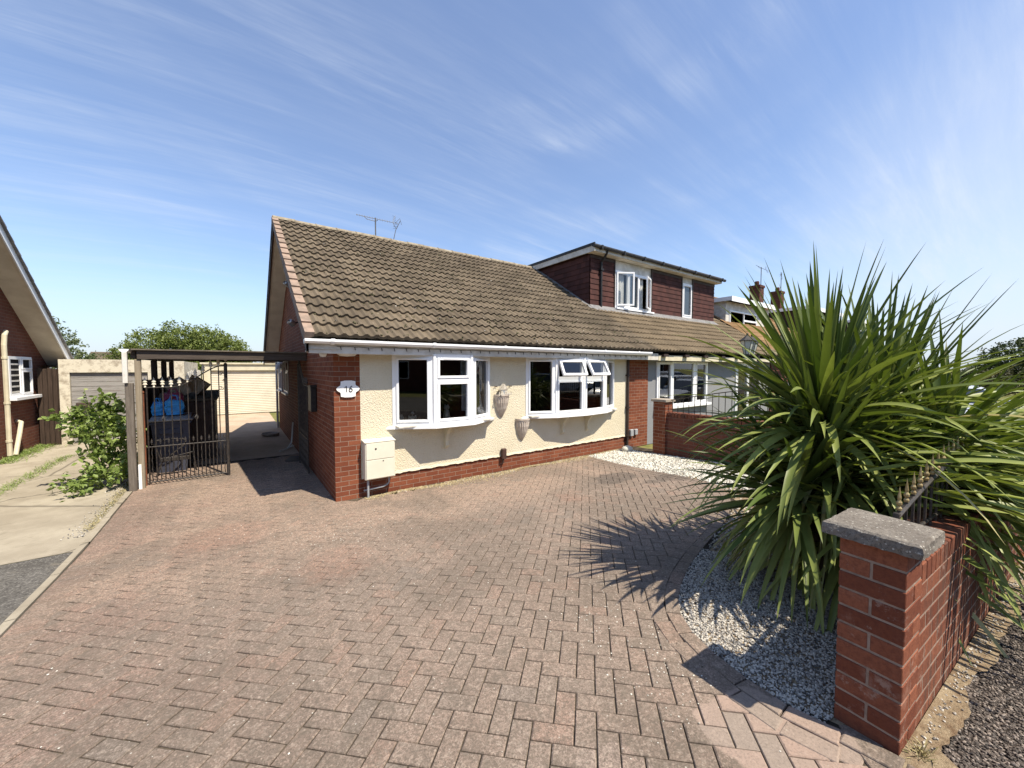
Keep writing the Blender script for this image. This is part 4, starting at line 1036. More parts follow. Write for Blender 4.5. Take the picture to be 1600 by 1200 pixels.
# the other side of the street, seen in the window glass
for i, (xa, xb, lb) in enumerate(((-13, -4, 'dark red house across the street behind the tarmac apron'), (-2, 6, 'dark red house across the street opposite the left drive'), (8, 17, 'dark red house across the street opposite the block paved drive'), (20, 29, 'dark red house across the street opposite the grey house'), (32, 41, 'dark red house across the street at its far end'))):
    h_ = far_house('street_house', lb, xa, xb, -13.5, 9, 0, 2.6, 6.2, 'brick_dark', 'tile', [(xa+1.2, xa+3.6, .9, 2.2, None), (xb-3.6, xb-1.2, .9, 2.2, None)], flip=True)

# ------------------------------------------------ left house
lh = thing('brick_house', 'brown brick gabled house at the left edge with white barge board', 'house', (-4.2, 13, -.3))
def build_lh():
    h = lh; X = -4.2; ry, rz = 11.2, 5.34; ey, ez = 15.9, 1.98; s = (rz-ez)/(ey-ry); fy = 6.5
    def zr(y): return rz-s*abs(y-ry)
    mb = MB(); mb.face([(X, fy, -.35), (X, 16.15, -.35), (X, 16.15, zr(16.15)-.05), (X, ry, rz-.12), (X, fy, zr(fy)-.1)])
    mb.face([(X, 16.15, -.35), (-12, 16.15, -.35), (-12, 16.15, 1.9), (X, 16.15, 1.9)]); mb.face([(X, fy, -.35), (-12, fy, -.35), (-12, fy, 2), (X, fy, 2)])
    mb.face([(X+.004, 13.60, 2.03), (X+.004, 15.05, 2.03), (X+.004, 15.05, 2.25), (X+.004, 13.60, 2.25)])
    mb.build('brick_wall', 'brick_dark', h)
    a, b = (ey+.12, zr(ey+.12)), (ry, rz)
    mb = MB(); mb.face([(X, a[0], a[1]-.13), (-3.77, a[0], a[1]-.13), (-3.77, b[0], b[1]-.13), (X, b[0], b[1]-.13)]); mb.face([(X, a[0], a[1]-.13), (-3.77, a[0], a[1]-.13), (-3.77, a[0]-.35, a[1]-.13), (X, a[0]-.35, a[1]-.13)])
    mb.face([(X, a[0]-.5, a[1]-.13), (-3.77, a[0]-.5, a[1]-.13), (-3.77, a[0], a[1]-.13), (X, a[0], a[1]-.13)])
    mb.build('soffit', 'soffit', h)
    mb = MB()
    for x in (-3.75, -3.775): mb.face([(x, a[0], a[1]-.17), (x, a[0], a[1]+.03), (x, b[0], b[1]+.03), (x, b[0], b[1]-.17)])
    mb.face([(-3.75, a[0], a[1]-.17), (-3.775, a[0], a[1]-.17), (-3.775, b[0], b[1]-.17), (-3.75, b[0], b[1]-.17)])
    mb.box(-12, -3.75, a[0], a[0]+.03, a[1]-.17, a[1]+.02)
    mb.build('barge_board', 'white', h)
    mb = MB(); n = 16
    for k in range(n):
        t0, t1 = k/n, (k+1)/n; ya, yb = a[0]+(b[0]-a[0])*t0, a[0]+(b[0]-a[0])*t1; za, zb = a[1]+(b[1]-a[1])*t0+.03, a[1]+(b[1]-a[1])*t1+.03
        mb.face([(-12, ya, za+.05), (-3.70, ya, za+.05), (-3.70, yb, zb+.02), (-12, yb, zb+.02)]); mb.face([(-3.70, ya, za), (-3.70, yb, zb), (-3.70, yb, zb+.02), (-3.70, ya, za+.05)]); mb.face([(-12, ya, za), (-3.70, ya, za), (-3.70, ya, za+.05), (-12, ya, za+.05)])
        mb.face([(-3.75, ya, za), (-3.75, yb, zb), (-3.70, yb, zb), (-3.70, ya, za)])
    mb.face([(-12, b[0], b[1]+.03), (-3.7, b[0], b[1]+.03), (-3.7, fy-.3, zr(fy-.3)+.03), (-12, fy-.3, zr(fy-.3)+.03)])
    mb.build('roof', 'lead', h)
    o = wframe('window', (-4.17, 13.72), (-4.17, 14.92), 1.03, 1.97, [(.07, .56, 1.11, 1.90, 'f'), (.66, 1.13, 1.11, 1.60, 's'), (.66, 1.13, 1.70, 1.90, 's')], h, dep=.03, glass='glass')
    q = MB(); q.face([(-4.195, 13.74, 1.05), (-4.195, 14.9, 1.05), (-4.195, 14.9, 1.95), (-4.195, 13.74, 1.95)]); 
    for k in range(6): q.box(-4.192, -4.190, 13.8, 14.3, 1.12+k*.13, 1.16+k*.13, 1)
    q.build('blind', ['dark', 'offwhite'], o)
    q = MB(); q.bbox(-4.2, -4.05, 13.62, 15.02, .955, 1.03, .006); q.build('sill', 'white', o)
    q = MB(); q.tube([(-4.13, 13.52, 2.52), (-4.13, 13.44, 2.42), (-4.13, 13.40, 2.2), (-4.13, 13.40, -.25)], .042, 8)
    for z in (1.9, .9, .05): q.tube([(-4.13, 13.40, z), (-4.13, 13.40, z+.05)], .052, 8)
    q.build('soil_pipe', 'cream', h)
    q = MB(); q.tube([(-4.18, 14.0, .46), (-4.10, 13.93, .44), (-4.08, 13.75, .2), (-4.08, 13.5, -.26)], .04, 8); q.build('waste_pipe', 'cream', h)
build_lh()

# ------------------------------------------------ garages, fences at the back
ga = thing('garage', 'old rendered garage with silvery wooden boarded door behind the left drive', 'garage', (-2.5, 15, -.3))
mb = MB(); mb.box(-3.75, -3.56, 15, 15.2, -.32, 1.93); mb.box(-3.56, -2.05, 15.002, 15.2, 1.58, 1.93); mb.box(-2.05, -1.25, 15, 15.2, -.32, 1.93); mb.box(-3.75, -3.65, 15.2, 19, -.32, 1.93); mb.box(-1.35, -1.25, 15.2, 20, -.32, 1.90); mb.box(-3.7, -1.3, 15.2, 19, 1.82, 1.90)
mb.build('wall', 'peel', ga)
mb = MB()
for k in range(15): mb.bbox(-3.555, -2.055, 15.06+random.uniform(0, .008), 15.09, -.29+k*.1245, -.29+k*.1245+.118, .004)
mb.build('boarded_door', 'woodboard', ga)
mb = MB(); mb.bbox(-3.45, -3.20, 14.9, 15.05, .62, .78, .01); mb.build('door_handle_box', 'boxbrown', ga)
gb = thing('garage', 'cream garage with a ribbed roller door at the end of the side passage', 'garage', (0, 20.3, -.3))
mb = MB(); mb.box(-1.14, -.86, 20.3, 20.5, -.32, 1.90); mb.box(-.86, 1.6, 20.302, 20.5, 1.60, 1.90); mb.box(1.6, 1.9, 20.3, 20.5, -.32, 1.9); mb.box(-1.14, -1.0, 20.5, 25, -.32, 1.9); mb.box(-1.2, 1.95, 20.24, 20.3, 1.86, 1.93); mb.build('wall', 'cream', gb)
mb = MB()
for k in range(25):
    z = -.29+k*.0756; mb.face([(-.85, 20.40, z), (1.6, 20.40, z), (1.6, 20.39, z+.03), (-.85, 20.39, z+.03)]); mb.face([(-.85, 20.39, z+.03), (1.6, 20.39, z+.03), (1.6, 20.40, z+.0756), (-.85, 20.40, z+.0756)])
mb.build('roller_door', 'shutter', gb)
# dark wooden gate between left house and garage
mb = MB()
for k in range(5): mb.bbox(-4.12+k*.085, -4.042+k*.085, 15.02+k*.0, 15.06, -.3, 1.70-.02*(k % 2), .004)
tag(mb.build('side_gate', 'wooddark'), 'narrow dark wooden gate between the brick house and the boarded garage', 'gate')
# dark scalloped fence along the carport and white palings beyond
fn = thing('fence_panel', 'dark brown fence with rounded board tops seen behind the iron gate', 'fence', (-1.5, 12, -.3))
for j in range(4):
    mb = MB(); y0 = 9.9+j*1.25
    poly = [(y0, -.3), (y0+1.22, -.3)]+[(y0+1.22-1.22*t/12, 1.30+.17*math.sin(pi*t/12)) for t in range(13)]
    mb.prism(poly, -1.53, -1.50, axis='x'); mb.build('panel', 'wooddark', fn)
    q = MB(); q.bbox(-1.56, -1.47, y0+1.22, y0+1.25, -.3, 1.45, .004); q.build('fence_post', 'wooddark', fn)
fw2 = thing('paling_fence', 'pale weathered board fence running back beside the roller garage', 'fence', (-1.15, 17, -.3))
y = 15.2
while y < 20.2:
    mb = MB(); mb.bbox(-1.20, -1.17, y, y+.20, -.3, 1.58+random.uniform(-.03, .05), .003); mb.build('paling', 'offwhite', fw2); y += .27
# ------------------------------------------------ carport
cp = thing('carport', 'lean-to timber carport with grey beam and flat felt roof beside the bungalow', 'carport', (-1.38, 8.6, -.3))
mb = MB(); mb.bbox(-1.30, 1.15, 8.60, 8.65, 1.845, 1.985, .004); mb.build('beam', 'woodx', cp)
mb = MB(); mb.box(-1.36, 1.15, 8.56, 13.4, 1.99, 2.012); mb.build('flat_roof', 'felt', cp)
mb = MB()
for k in range(8): mb.box(-1.30, 1.15, 9.1+k*.6, 9.15+k*.6, 1.88, 1.985)
mb.box(-1.38, -1.32, 8.66, 13.4, 1.85, 1.985)
mb.build('rafters', 'woodx', cp)
mb = MB(); mb.bbox(-1.44, -1.345, 8.52, 8.615, -.31, 1.46, .006); mb.build('post', 'wood', cp, label='thick grey front post')
mb = MB(); mb.bbox(-1.335, -1.26, 8.62, 8.70, -.31, 1.84, .005); mb.build('post', 'woodlight', cp)
for y in (10.6, 11.9, 13.2):
    mb = MB(); mb.bbox(-1.40, -1.31, y, y+.09, -.3, 1.85, .005); mb.build('post', 'wooddark', cp)
mb = MB()
prof = [(math.cos(rad(a))*.06, math.sin(rad(a))*.05) for a in range(180, 361, 30)]
for (a, b), (c, d) in zip(prof, prof[1:]): mb.face([(-1.43+a, 8.50, 2.0+b), (-1.43+a, 13.4, 2.0+b), (-1.43+c, 13.4, 2.0+d), (-1.43+c, 8.50, 2.0+d)])
mb.face([(-1.43+a, 8.50, 2.0+b) for a, b in prof]); mb.build('gutter', 'white', cp)
mb = MB(); mb.bbox(-1.455, -1.395, 8.485, 8.545, 1.46, 1.955, .004); mb.build('rainwater_pipe', 'offwhite', cp)
mb = MB(); mb.bbox(-1.335, -1.295, 8.60, 8.618, -.30, .12, .003); mb.build('white_board', 'white', cp)
mb = MB(); mb.lathe([(.05, 1.905), (.05, 1.89), (.035, 1.86), (0, 1.855)], (1.0, 5.95, 0), 12); mb.build('soffit_light', 'curtain', house)
mb = MB(); mb.lathe([(.14, 1.93), (.14, 1.905), (.10, 1.875), (0, 1.865)], (1.32, 5.95, 0), 18); mb.build('soffit_light', 'offwhite', house)

# ------------------------------------------------ iron gates
def finial(mb, x, y, z, s=1.0, mi=1):
    mb.lathe([(.0, 0), (.012*s, .004*s), (.006*s, .02*s), (.021*s, .035*s), (.012*s, .055*s), (.02*s, .065*s), (.009*s, .09*s), (0, .125*s)], (x, y, z), 6, mi, sy=.5)
def gate(x0, x1, y, hinge_z, name, label, fm='finial'):
    t = thing(name, label, 'gate', (x0, y, -.3)); L = x1-x0; zb = -.24
    def top(x):
        f = (x-x0)/L; return 1.37+(.38*(1-math.cos(min(max((f-.30)/.70, 0), 1)*pi))/2)
    mb = MB(); mb.tube([(x1, y, -.29), (x1, y, 1.78)], .027, 10); mb.lathe([(.03, 1.78), (.0, 1.80)], (x1, y, 0), 10)
    mb.build('stile', 'iron', t); mb = MB(); mb.tube([(x0+.02, y, -.27), (x0+.02, y, 1.38)], .012, 6); mb.build('stile', 'iron', t)
    mb = MB(); n = 22
    mb.tube([(x0+L*k/n, y, top(x0+L*k/n)) for k in range(n+1)], .010, 6)
    mb.build('rail', 'iron', t)
    for zz in (.36, zb): mb = MB(); mb.tube([(x0, y, zz), (x1, y, zz)], .012, 6); mb.build('rail', 'iron', t)
    bars = 10
    for k in range(1, bars):
        x = x0+L*k/bars+.005; q = MB(); q.tube([(x, y, zb), (x, y, top(x))], .0085, 6)
        if k in (2, 6):
            for a in range(6): q.tube([(x, y, .78), (x+.03*math.cos(a), y+.03*math.sin(a), .83), (x, y, .88)], .004, 4)
        q.build('bar', 'iron', t)
    q = MB()
    for k in range(0, bars+1):
        x = x0+L*k/bars+.005
        if k % 1 == 0 and k < bars+1: finial(q, x, y, top(x) if k < bars else 1.80, 1.45, 0)
    q.build('finials', fm, t)
    q = MB()
    for k in range(0, bars):
        x = x0+L*(k+.5)/bars+.005; q.tube([(x+.004*math.sin(i*1.6), y+.004*math.cos(i*1.6), zb+i*.034) for i in range(19)], .0075, 5); finial(q, x, y, .40, .85, 0)
    q.build('dog_bars', 'iron', t)
    q = MB()
    for (cx, cz, r0, sgn) in ((x1-.075, 1.60, .042, 1), (x1-.075, 1.34, .042, -1), (x1-.03, 1.47, .022, 1)):
        q.tube([(cx+r0*(1-.06*k)*math.cos(sgn*k*.62), y, cz+r0*(1-.06*k)*math.sin(sgn*k*.62)) for k in range(15)], .0055, 5)
    q.build('scroll', 'iron', t)
    return t
gt = gate(-1.25, -.155, 8.82, 1.4, 'iron_gate', 'black wrought iron gate leaf with pale spear finials closed in front of the bin')
mb = MB(); mb.bbox(-1.31, -1.262, 8.79, 8.85, -.31, 1.26, .004); mb.ball((-1.286, 8.82, 1.29), .03, 6); mb.build('hinge_post', 'rust', gt)
g2 = gate(-.575, .575, 0, 1.4, 'iron_gate', 'second black iron gate leaf folded back flat against the bungalow side wall', 'iron')
for c in kids(g2): pass
g2.rotation_euler = (0, 0, rad(90)); g2.location = (1.06, 7.95, -.3)

# ------------------------------------------------ things behind the gate
wb = thing('wheelie_bin', 'dark navy wheelie bin with dusty grey lid behind the iron gate', 'bin', (-1.03, 9.95, -.3))
mb = MB()
lv = [(-.29, .42, .44), (.30, .50, .54), (.66, .56, .60)]
def rect(z, w, d): return [(-1.03-w/2, 9.95-d/2, z), (-1.03+w/2, 9.95-d/2, z), (-1.03+w/2, 9.95+d/2, z), (-1.03-w/2, 9.95+d/2, z)]
for (za, wa, da), (zc, wc, dc) in zip(lv, lv[1:]):
    A, B = rect(za, wa, da), rect(zc, wc, dc)
    for k in range(4): mb.face([A[k], A[(k+1) % 4], B[(k+1) % 4], B[k]])
mb.face(rect(-.29, .42, .44)[::-1]); mb.bbox(-1.03-.30, -1.03+.30, 9.95-.32, 9.95+.32, .64, .69, .008); mb.bbox(-1.2, -.86, 9.64, 9.68, .45, .55, .008); mb.build('bin_body', 'bin', wb)
mb = MB(); mb.bbox(-1.35, -.70, 9.60, 10.30, .695, .735, .01); mb.prism([(9.62, .735), (10.28, .735), (10.2, .80), (9.72, .775)], -1.31, -.74, axis='x'); mb.tube([(-1.3, 9.6, .72), (-.73, 9.6, .72)], .022, 8); mb.build('lid', 'binlid', wb)
for X in (-1.30, -.78):
    mb = MB(); mb.T = Matrix.Translation((X, 10.2, -.19)) @ Matrix.Rotation(pi/2, 4, 'Y'); mb.lathe([(0, -.025), (.10, -.025), (.10, .025), (0, .025)], (0, 0, 0), 16); mb.T = None; mb.build('wheel', 'tyre', wb)
def bag(name, c, w, d, h, mat, label, cat='bag', seed=1):
    rr = random.Random(seed); mb = MB(); n = 14; rings = []
    for i in range(7):
        t = i/6; ww = w*(1+.08*math.sin(t*3))*(1 if t < .85 else .93); ring = []
        for k in range(n):
            a = 2*pi*k/n; ca, sa = math.cos(a), math.sin(a); e = .45
            x = math.copysign(abs(ca)**e, ca)*ww/2; y = math.copysign(abs(sa)**e, sa)*d/2; j = .018
            ring.append((c[0]+x+rr.uniform(-j, j), c[1]+y+rr.uniform(-j, j), c[2]+h*t+(rr.uniform(-.02, .03) if i == 6 else 0)))
        rings.append(ring)
    for a, b in zip(rings, rings[1:]):
        for k in range(n): mb.face([a[k], a[(k+1) % n], b[(k+1) % n], b[k]])
    mb.face(rings[-1]); mb.face(rings[0][::-1])
    for s_ in (-1, 1): mb.tube([(c[0]-w*.25, c[1]+s_*d*.4, c[2]+h), (c[0]-w*.15, c[1]+s_*d*.35, c[2]+h+.10), (c[0]+w*.15, c[1]+s_*d*.35, c[2]+h+.09), (c[0]+w*.25, c[1]+s_*d*.4, c[2]+h)], .008, 5)
    return tag(mb.build(name, mat), label, cat)
bag('shopping_bag', (-.99, 9.90, .802), .27, .28, .27, 'bluebag', 'bright blue woven bag on the bin lid, the bigger right one', seed=2)
bag('shopping_bag', (-1.23, 9.92, .802), .17, .24, .22, 'bluebag', 'smaller bright blue bag at the left on the bin lid', seed=3)
bag('shopping_bag', (-1.05, 10.36, .76), .30, .22, .42, 'pinkbag', 'crumpled pinkish red bag showing behind the blue bags', seed=4)
sb = thing('storage_box', 'dark brown garden storage box with sloping lid behind the bin', 'storage box', (-.9, 11.4, -.3))
mb = MB(); mb.bbox(-1.36, -.40, 10.75, 12.0, -.29, .98, .01)
for k in range(4): mb.box(-1.30+k*.24, -1.12+k*.24, 10.742, 10.75, -.2, .85)
mb.build('box_body', 'boxbrown', sb)
mb = MB(); mb.prism([(10.70, .985), (12.05, .985), (12.05, 1.16), (10.70, 1.03)], -1.40, -.36, axis='x'); mb.build('lid', 'felt', sb)
for k, (T, lb) in enumerate(((Matrix.Translation((-1.06, 11.1, 1.27)) @ Euler((rad(8), rad(-24), rad(12))).to_matrix().to_4x4(), 'beige plastic crate tipped on its side on the storage box, left one'), (Matrix.Translation((-.73, 11.35, 1.31)) @ Euler((rad(-5), rad(38), rad(-8))).to_matrix().to_4x4(), 'beige plastic crate tipped on its side on the storage box, right one'))):
    mb = MB(T); w, d, h = .17, .25, .15
    mb.box(-w, w, -d, d, -h, -h+.01); mb.box(-w, -w+.01, -d, d, -h+.01, h); mb.box(w-.01, w, -d, d, -h+.01, h); mb.box(-w+.01, w-.01, -d, -d+.01, -h+.01, h); mb.box(-w+.01, w-.01, d-.01, d, -h+.01, h)
    for q in range(5): mb.box(-w+.04+q*.06, -w+.055+q*.06, -d-.008, -d, -h+.02, h-.02)
    mb.box(-w-.012, w+.012, -d-.012, -d, h-.03, h)
    tag(mb.build('crate', 'crate'), lb, 'crate', 'beige crates on the storage box')
mb = MB(); mb.tube([(-1.22, 9.42, -.28), (-1.15, 9.44, -.05), (-.98, 9.46, .12), (-.84, 9.46, .24), (-.80, 9.46, .32), (-.84, 9.46, .37), (-1.0, 9.46, .385), (-1.24, 9.45, .37)], .014, 8)
mb.tube([(-1.24, 9.43, .32), (-1.16, 9.43, .02), (-.74, 9.43, .10), (-.70, 9.44, .12), (-.66, 9.45, -.26)], .013, 8); mb.bbox(-1.17, -.76, 9.40, 9.48, -.02, .05, .006)
tag(mb.build('sack_truck', 'iron'), 'grey bent tube trolley frame standing between gate and bin', 'trolley')
mb = MB(); mb.lathe([(0, -.29), (.20, -.29), (.24, -.22), (.22, -.21), (.18, -.26), (0, -.26)], (.78, 13.3, 0), 16); tag(mb.build('shallow_planter', 'shell'), 'shallow dark bowl standing by the side wall downpipe', 'planter')
mb = MB(); mb.prism([(.80, 9.4), (1.12, 9.2), (1.14, 9.75), (.95, 9.8)], -.295, -.27); tag(mb.build('door_mat', 'black'), 'small black mat lying against the side wall of the bungalow', 'mat')
mb = MB(); mb.tube([(1.12, 10.9, .35), (1.08, 10.9, -.15), (.98, 10.8, -.27), (.80, 10.6, -.285)], .018, 7); mb.tube([(.99, 10.9, -.28), (1.1, 10.7, -.2)], .02, 6)
tag(mb.build('hose', 'offwhite'), 'pale hose trailing from the side wall to the ground', 'hose')

# ------------------------------------------------ fixings on the bungalow
mb = MB(); sh = []
for a, b, r in ((0, 0, 0),): pass
W, H = .165, .125
half = [(W, 0), (W-.012, .022), (W-.035, .040), (W-.055, .050), (W-.060, .070), (W-.062, H-.012), (.062, H-.004), (.05, H)]
sh = half+[(-x, z) for x, z in half[::-1]]+[(-x, -z) for x, z in half[1:]]+[(x, -z) for x, z in half[::-1][:-1]]
T = Matrix.Translation((1.355, 6.088, 1.388)); mb.T = T
mb.prism([(x, z) for x, z in sh], -.014, 0, axis='y')
pq = thing('house_number_plaque', 'white scalloped plaque reading 16 on the brick corner pier', 'house number', (1.355, 6.088, 1.388))
mb.build('plaque', 'plaque', pq)
mb = MB(Matrix.Translation((1.355, 6.088, 1.388)))
mb.tube([(-.050, -.017, .022), (-.026, -.017, .042), (-.026, -.017, -.042)], .0062, 6); mb.build('digit', 'black', pq)
mb = MB(Matrix.Translation((1.355, 6.088, 1.388)))
mb.tube([(.052, -.017, .043), (.034, -.017, .030), (.018, -.017, .006), (.012, -.017, -.014)], .0062, 6)
mb.tube([(.034+.0225*math.cos(pi*2*k/16), -.017, -.019+.0235*math.sin(pi*2*k/16)) for k in range(17)], .0062, 6, caps=False); mb.build('digit', 'black', pq)
mt_ = thing('meter_box', 'cream gas meter box with pipe on the front wall beside the brick pier', 'meter box', (1.78, 6.0, -.3))
mb = MB(); mb.bbox(1.545, 2.0, 5.93, 6.098, .0, .57, .008); mb.prism([(5.915, .57), (6.098, .57), (6.098, .60), (5.915, .578)], 1.538, 2.008, axis='x'); mb.build('cabinet', 'meter', mt_)
mb = MB(); mb.bbox(1.56, 1.985, 5.918, 5.930, .015, .30, .003); mb.bbox(1.56, 1.985, 5.918, 5.930, .31, .56, .003); mb.build('door', 'meter', mt_)
mb = MB(); mb.T = Matrix.Translation((1.70, 5.917, .47)) @ Matrix.Rotation(pi/2, 4, 'X'); mb.lathe([(0, .004), (.014, .004), (.014, 0)], (0, 0, 0), 10); mb.T = Matrix.Translation((1.81, 5.917, .275)) @ Matrix.Rotation(pi/2, 4, 'X'); mb.lathe([(0, .004), (.009, .004), (.009, 0)], (0, 0, 0), 10); mb.T = None; mb.build('lock', 'black', mt_)
mb = MB(); mb.tube([(1.60, 6.0, .0), (1.60, 6.0, -.29)], .017, 8); mb.tube([(1.93, 6.03, .0), (1.93, 6.03, -.10), (1.90, 6.03, -.14), (1.84, 6.03, -.16), (1.55, 6.05, -.18)], .013, 8); mb.build('pipe', 'greybox', mt_)
mb = MB(); mb.bbox(4.10, 4.205, 6.02, 6.09, -.05, .15, .012); mb.tube([(4.15, 6.06, -.05), (4.15, 6.06, -.12)], .02, 6); tag(mb.build('air_vent', 'ventb'), 'small brown vent cover low on the cream wall between the bays', 'vent')
def planter(x, zt, label):
    t = thing('wall_planter', label, 'planter', (x, 6.098, zt), 'shell shaped planters on the cream wall')
    mb = MB(); n = 22
    lvl = [(0, .165), (-.03, .168), (-.04, .152), (-.05, .160), (-.07, .150), (-.16, .140), (-.28, .105), (-.38, .060), (-.44, .018), (-.46, .0)]
    def rr(R, k, z): return R*(1+(.05 if k % 2 else -.02)*(1 if z < -.06 else .0))
    for (z0, R0), (z1, R1) in zip(lvl, lvl[1:]):
        for k in range(n):
            a0, a1 = pi+pi*k/n, pi+pi*(k+1)/n
            P = lambda R, a, kk, z: (x+rr(R, kk, z)*math.cos(a), 6.098+rr(R, kk, z)*math.sin(a)*.95, zt+z)
            q = [P(R0, a0, k, z0), P(R0, a1, k+1, z0), P(R1, a1, k+1, z1), P(R1, a0, k, z1)]
            mb.face(q[:3] if R1 == 0 else q)
    mb.build('bowl', 'shell', t)
    mb = MB(); mb.face([(x+.14*math.cos(pi+pi*k/12), 6.098+.13*math.sin(pi+pi*k/12), zt-.02) for k in range(13)]); mb.build('soil', 'dirt', t)
    return t
planter(4.12, 1.20, 'upper fluted pinkish wall planter holding a little white ornament')
planter(4.62, .70, 'lower fluted pinkish wall planter, empty, beside the second window')
mb = MB(); mb.box(4.05, 4.19, 5.98, 6.05, 1.19, 1.29); mb.prism([(4.03, 1.29), (4.21, 1.29), (4.12, 1.40)], 5.97, 6.06, axis='y'); mb.box(4.09, 4.13, 5.975, 5.98, 1.20, 1.27, 1)
for k in range(7): mb.box(3.98+k*.045, 4.0+k*.045, 5.952, 5.958, 1.18, 1.245); 
mb.box(3.97, 4.27, 5.950, 5.952, 1.20, 1.215)
tag(mb.build('bird_house', ['ceramic', 'greybox']), 'little white house ornament with picket fence in the upper wall planter', 'ornament')
for (x, z, lb) in ((3.985, 1.345, 'small dark butterfly stud left above the upper planter'), (4.32, 1.345, 'small dark butterfly stud right above the upper planter')):
    mb = MB(); mb.face([(x, 6.09, z), (x+.03, 6.07, z+.02), (x+.035, 6.07, z-.01)]); mb.face([(x, 6.09, z), (x-.03, 6.07, z+.018), (x-.033, 6.07, z-.012)]); mb.tube([(x, 6.085, z-.012), (x, 6.085, z+.014)], .005, 5); tag(mb.build('wall_butterfly', 'ventb'), lb, 'ornament')
# window ornaments
mb = MB(); c = (2.33, 6.03, .775); mb.lathe([(.035, 0), (.045, .01), (.02, .03), (.035, .06), (.03, .12), (.012, .15), (.0, .155)], c, 12); mb.ball((c[0], c[1], c[2]+.185), .026, 8)
for s_ in (-1, 1): mb.prism([(c[0]+s_*.012, c[2]+.13), (c[0]+s_*.065, c[2]+.15), (c[0]+s_*.07, c[2]+.09), (c[0]+s_*.03, c[2]+.06)][::s_], c[1]+.01, c[1]+.022, axis='y')
tag(mb.build('angel_figurine', 'ceramic', smooth=True), 'small pale winged figurine in the left pane of the first bay', 'figurine')
mb = MB(); c = (2.90, 5.95, .775); mb.lathe([(.055, 0), (.068, .02), (.062, .09), (.048, .17), (.038, .21), (.0, .22)], c, 14); mb.ball((c[0], c[1]-.005, c[2]+.25), .045, 8, sc=(1.1, .9, .9))
for s_ in (-1, 1):
    mb.lathe([(.016, 0), (0, .035)], (c[0]+s_*.027, c[1], c[2]+.28), 6); mb.tube([(c[0]+s_*.025, c[1]-.045, c[2]), (c[0]+s_*.02, c[1]-.045, c[2]+.12)], .016, 7)
mb.ball((c[0], c[1]-.045, c[2]+.24), .015, 6)
tag(mb.build('cat_figurine', 'ceramic', smooth=True), 'sitting ceramic cat looking out of the middle pane of the first bay', 'figurine')
mb = MB(); c = (3.62, 6.13, .775); mb.lathe([(.10, 0), (.10, .02), (.06, .13), (.025, .20), (.0, .22)], c, 14); mb.ball((c[0], c[1], c[2]+.22), .03, 8); tag(mb.build('vase', 'ceramic', smooth=True), 'pale bell shaped ornament in the right pane of the first bay', 'ornament')
mb = MB(); c = (2.10, 6.2, .775); mb.T = Matrix.Translation((2.12, 6.15, .86)) @ Matrix.Rotation(rad(75), 4, 'X'); mb.lathe([(0, 0), (.08, .01), (.10, .03)], (0, 0, 0), 18); mb.T = None; tag(mb.build('glass_plate', 'ceramic'), 'round pale plate leaning at the left edge of the first bay', 'plate')
# letter box, floodlights, boxes, aerials
mb = MB(); mb.bbox(1.06, 1.155, 7.55, 7.90, .92, 1.36, .01); mb.prism([(7.53, 1.36), (7.92, 1.36), (7.92, 1.37), (7.53, 1.40)], 1.05, 1.155, axis='x'); tag(mb.build('post_box', 'black'), 'black letter box on the shaded side wall near the corner', 'post box')
def flood(y, z, lb, n=2):
    t = thing('floodlight', lb, 'light', (1.15, y, z)); mb = MB(); mb.bbox(1.08, 1.155, y-.04, y+.04, z-.04, z+.04, .006); mb.tube([(1.1, y, z), (.98, y-.05, z)], .012, 6); mb.build('bracket', 'black', t)
    for k in range(n):
        q = MB(); q.T = Matrix.Translation((.95, y-.06+k*.16, z-.02)) @ Euler((rad(35), rad(-60), rad(0))).to_matrix().to_4x4(); q.lathe([(.02, .10), (.045, .08), (.055, .0), (.05, -.04), (0, -.045)], (0, 0, 0), 12); q.T = None; q.build('lamp_head', 'alu', t)
flood(8.9, 2.62, 'double spotlight on the gable wall above the carport roof')
flood(9.6, 3.50, 'single white security lamp high on the gable', 1)
# grey boxes on party pier
mb = MB(); mb.bbox(8.02, 8.14, 6.04, 6.098, -.02, .15, .01); tag(mb.build('junction_box', 'greybox'), 'left grey junction box low on the brick party pier', 'box')
mb = MB(); mb.bbox(8.20, 8.31, 6.04, 6.098, .0, .14, .01); tag(mb.build('junction_box', 'greybox'), 'right grey junction box low on the brick party pier', 'box')
# TV aerials
def aerial(x, y, z, L, lb, hgt=.55, ang=0, rod=.012):
    t = thing('tv_aerial', lb, 'aerial', (x, y, z)); mb = MB(); mb.tube([(x, y, z-.3), (x, y, z+hgt)], rod, 6); mb.build('mast', 'aerialm', t)
    mb = MB(Matrix.Translation((x, y, z+hgt)) @ Matrix.Rotation(ang, 4, 'Z'))
    mb.tube([(-L*.45, 0, 0), (L*.55, 0, -.05*L)], .007, 5)
    for k in range(14): u = -L*.43+k*L*.06; zz = -.05*L*(u+L*.45)/L; mb.tube([(u, -.035, zz-.04), (u, .035, zz+.04)], .0045, 4)
    mb.tube([(-L*.27, 0, -.01), (-L*.2, 0, -.07), (0, 0, -.09), (.06, 0, -.05)], .008, 5)
    for s_ in (-1, 1):
        for k in range(4): mb.tube([(L*.43, s_*.02, s_*(.04+k*.045)-.03), (L*.52-k*.0, s_*.11, s_*(.04+k*.045)-.03)], .004, 4)
        mb.tube([(L*.42, 0, -.03), (L*.50, s_*.05, s_*.20-.03)], .006, 4)
    mb.build('antenna', 'aerialm', t); return t
aerial(3.08, 10.45, 5.15, 1.05, 'grey television aerial on the bungalow ridge', .50, rad(-8), .016)
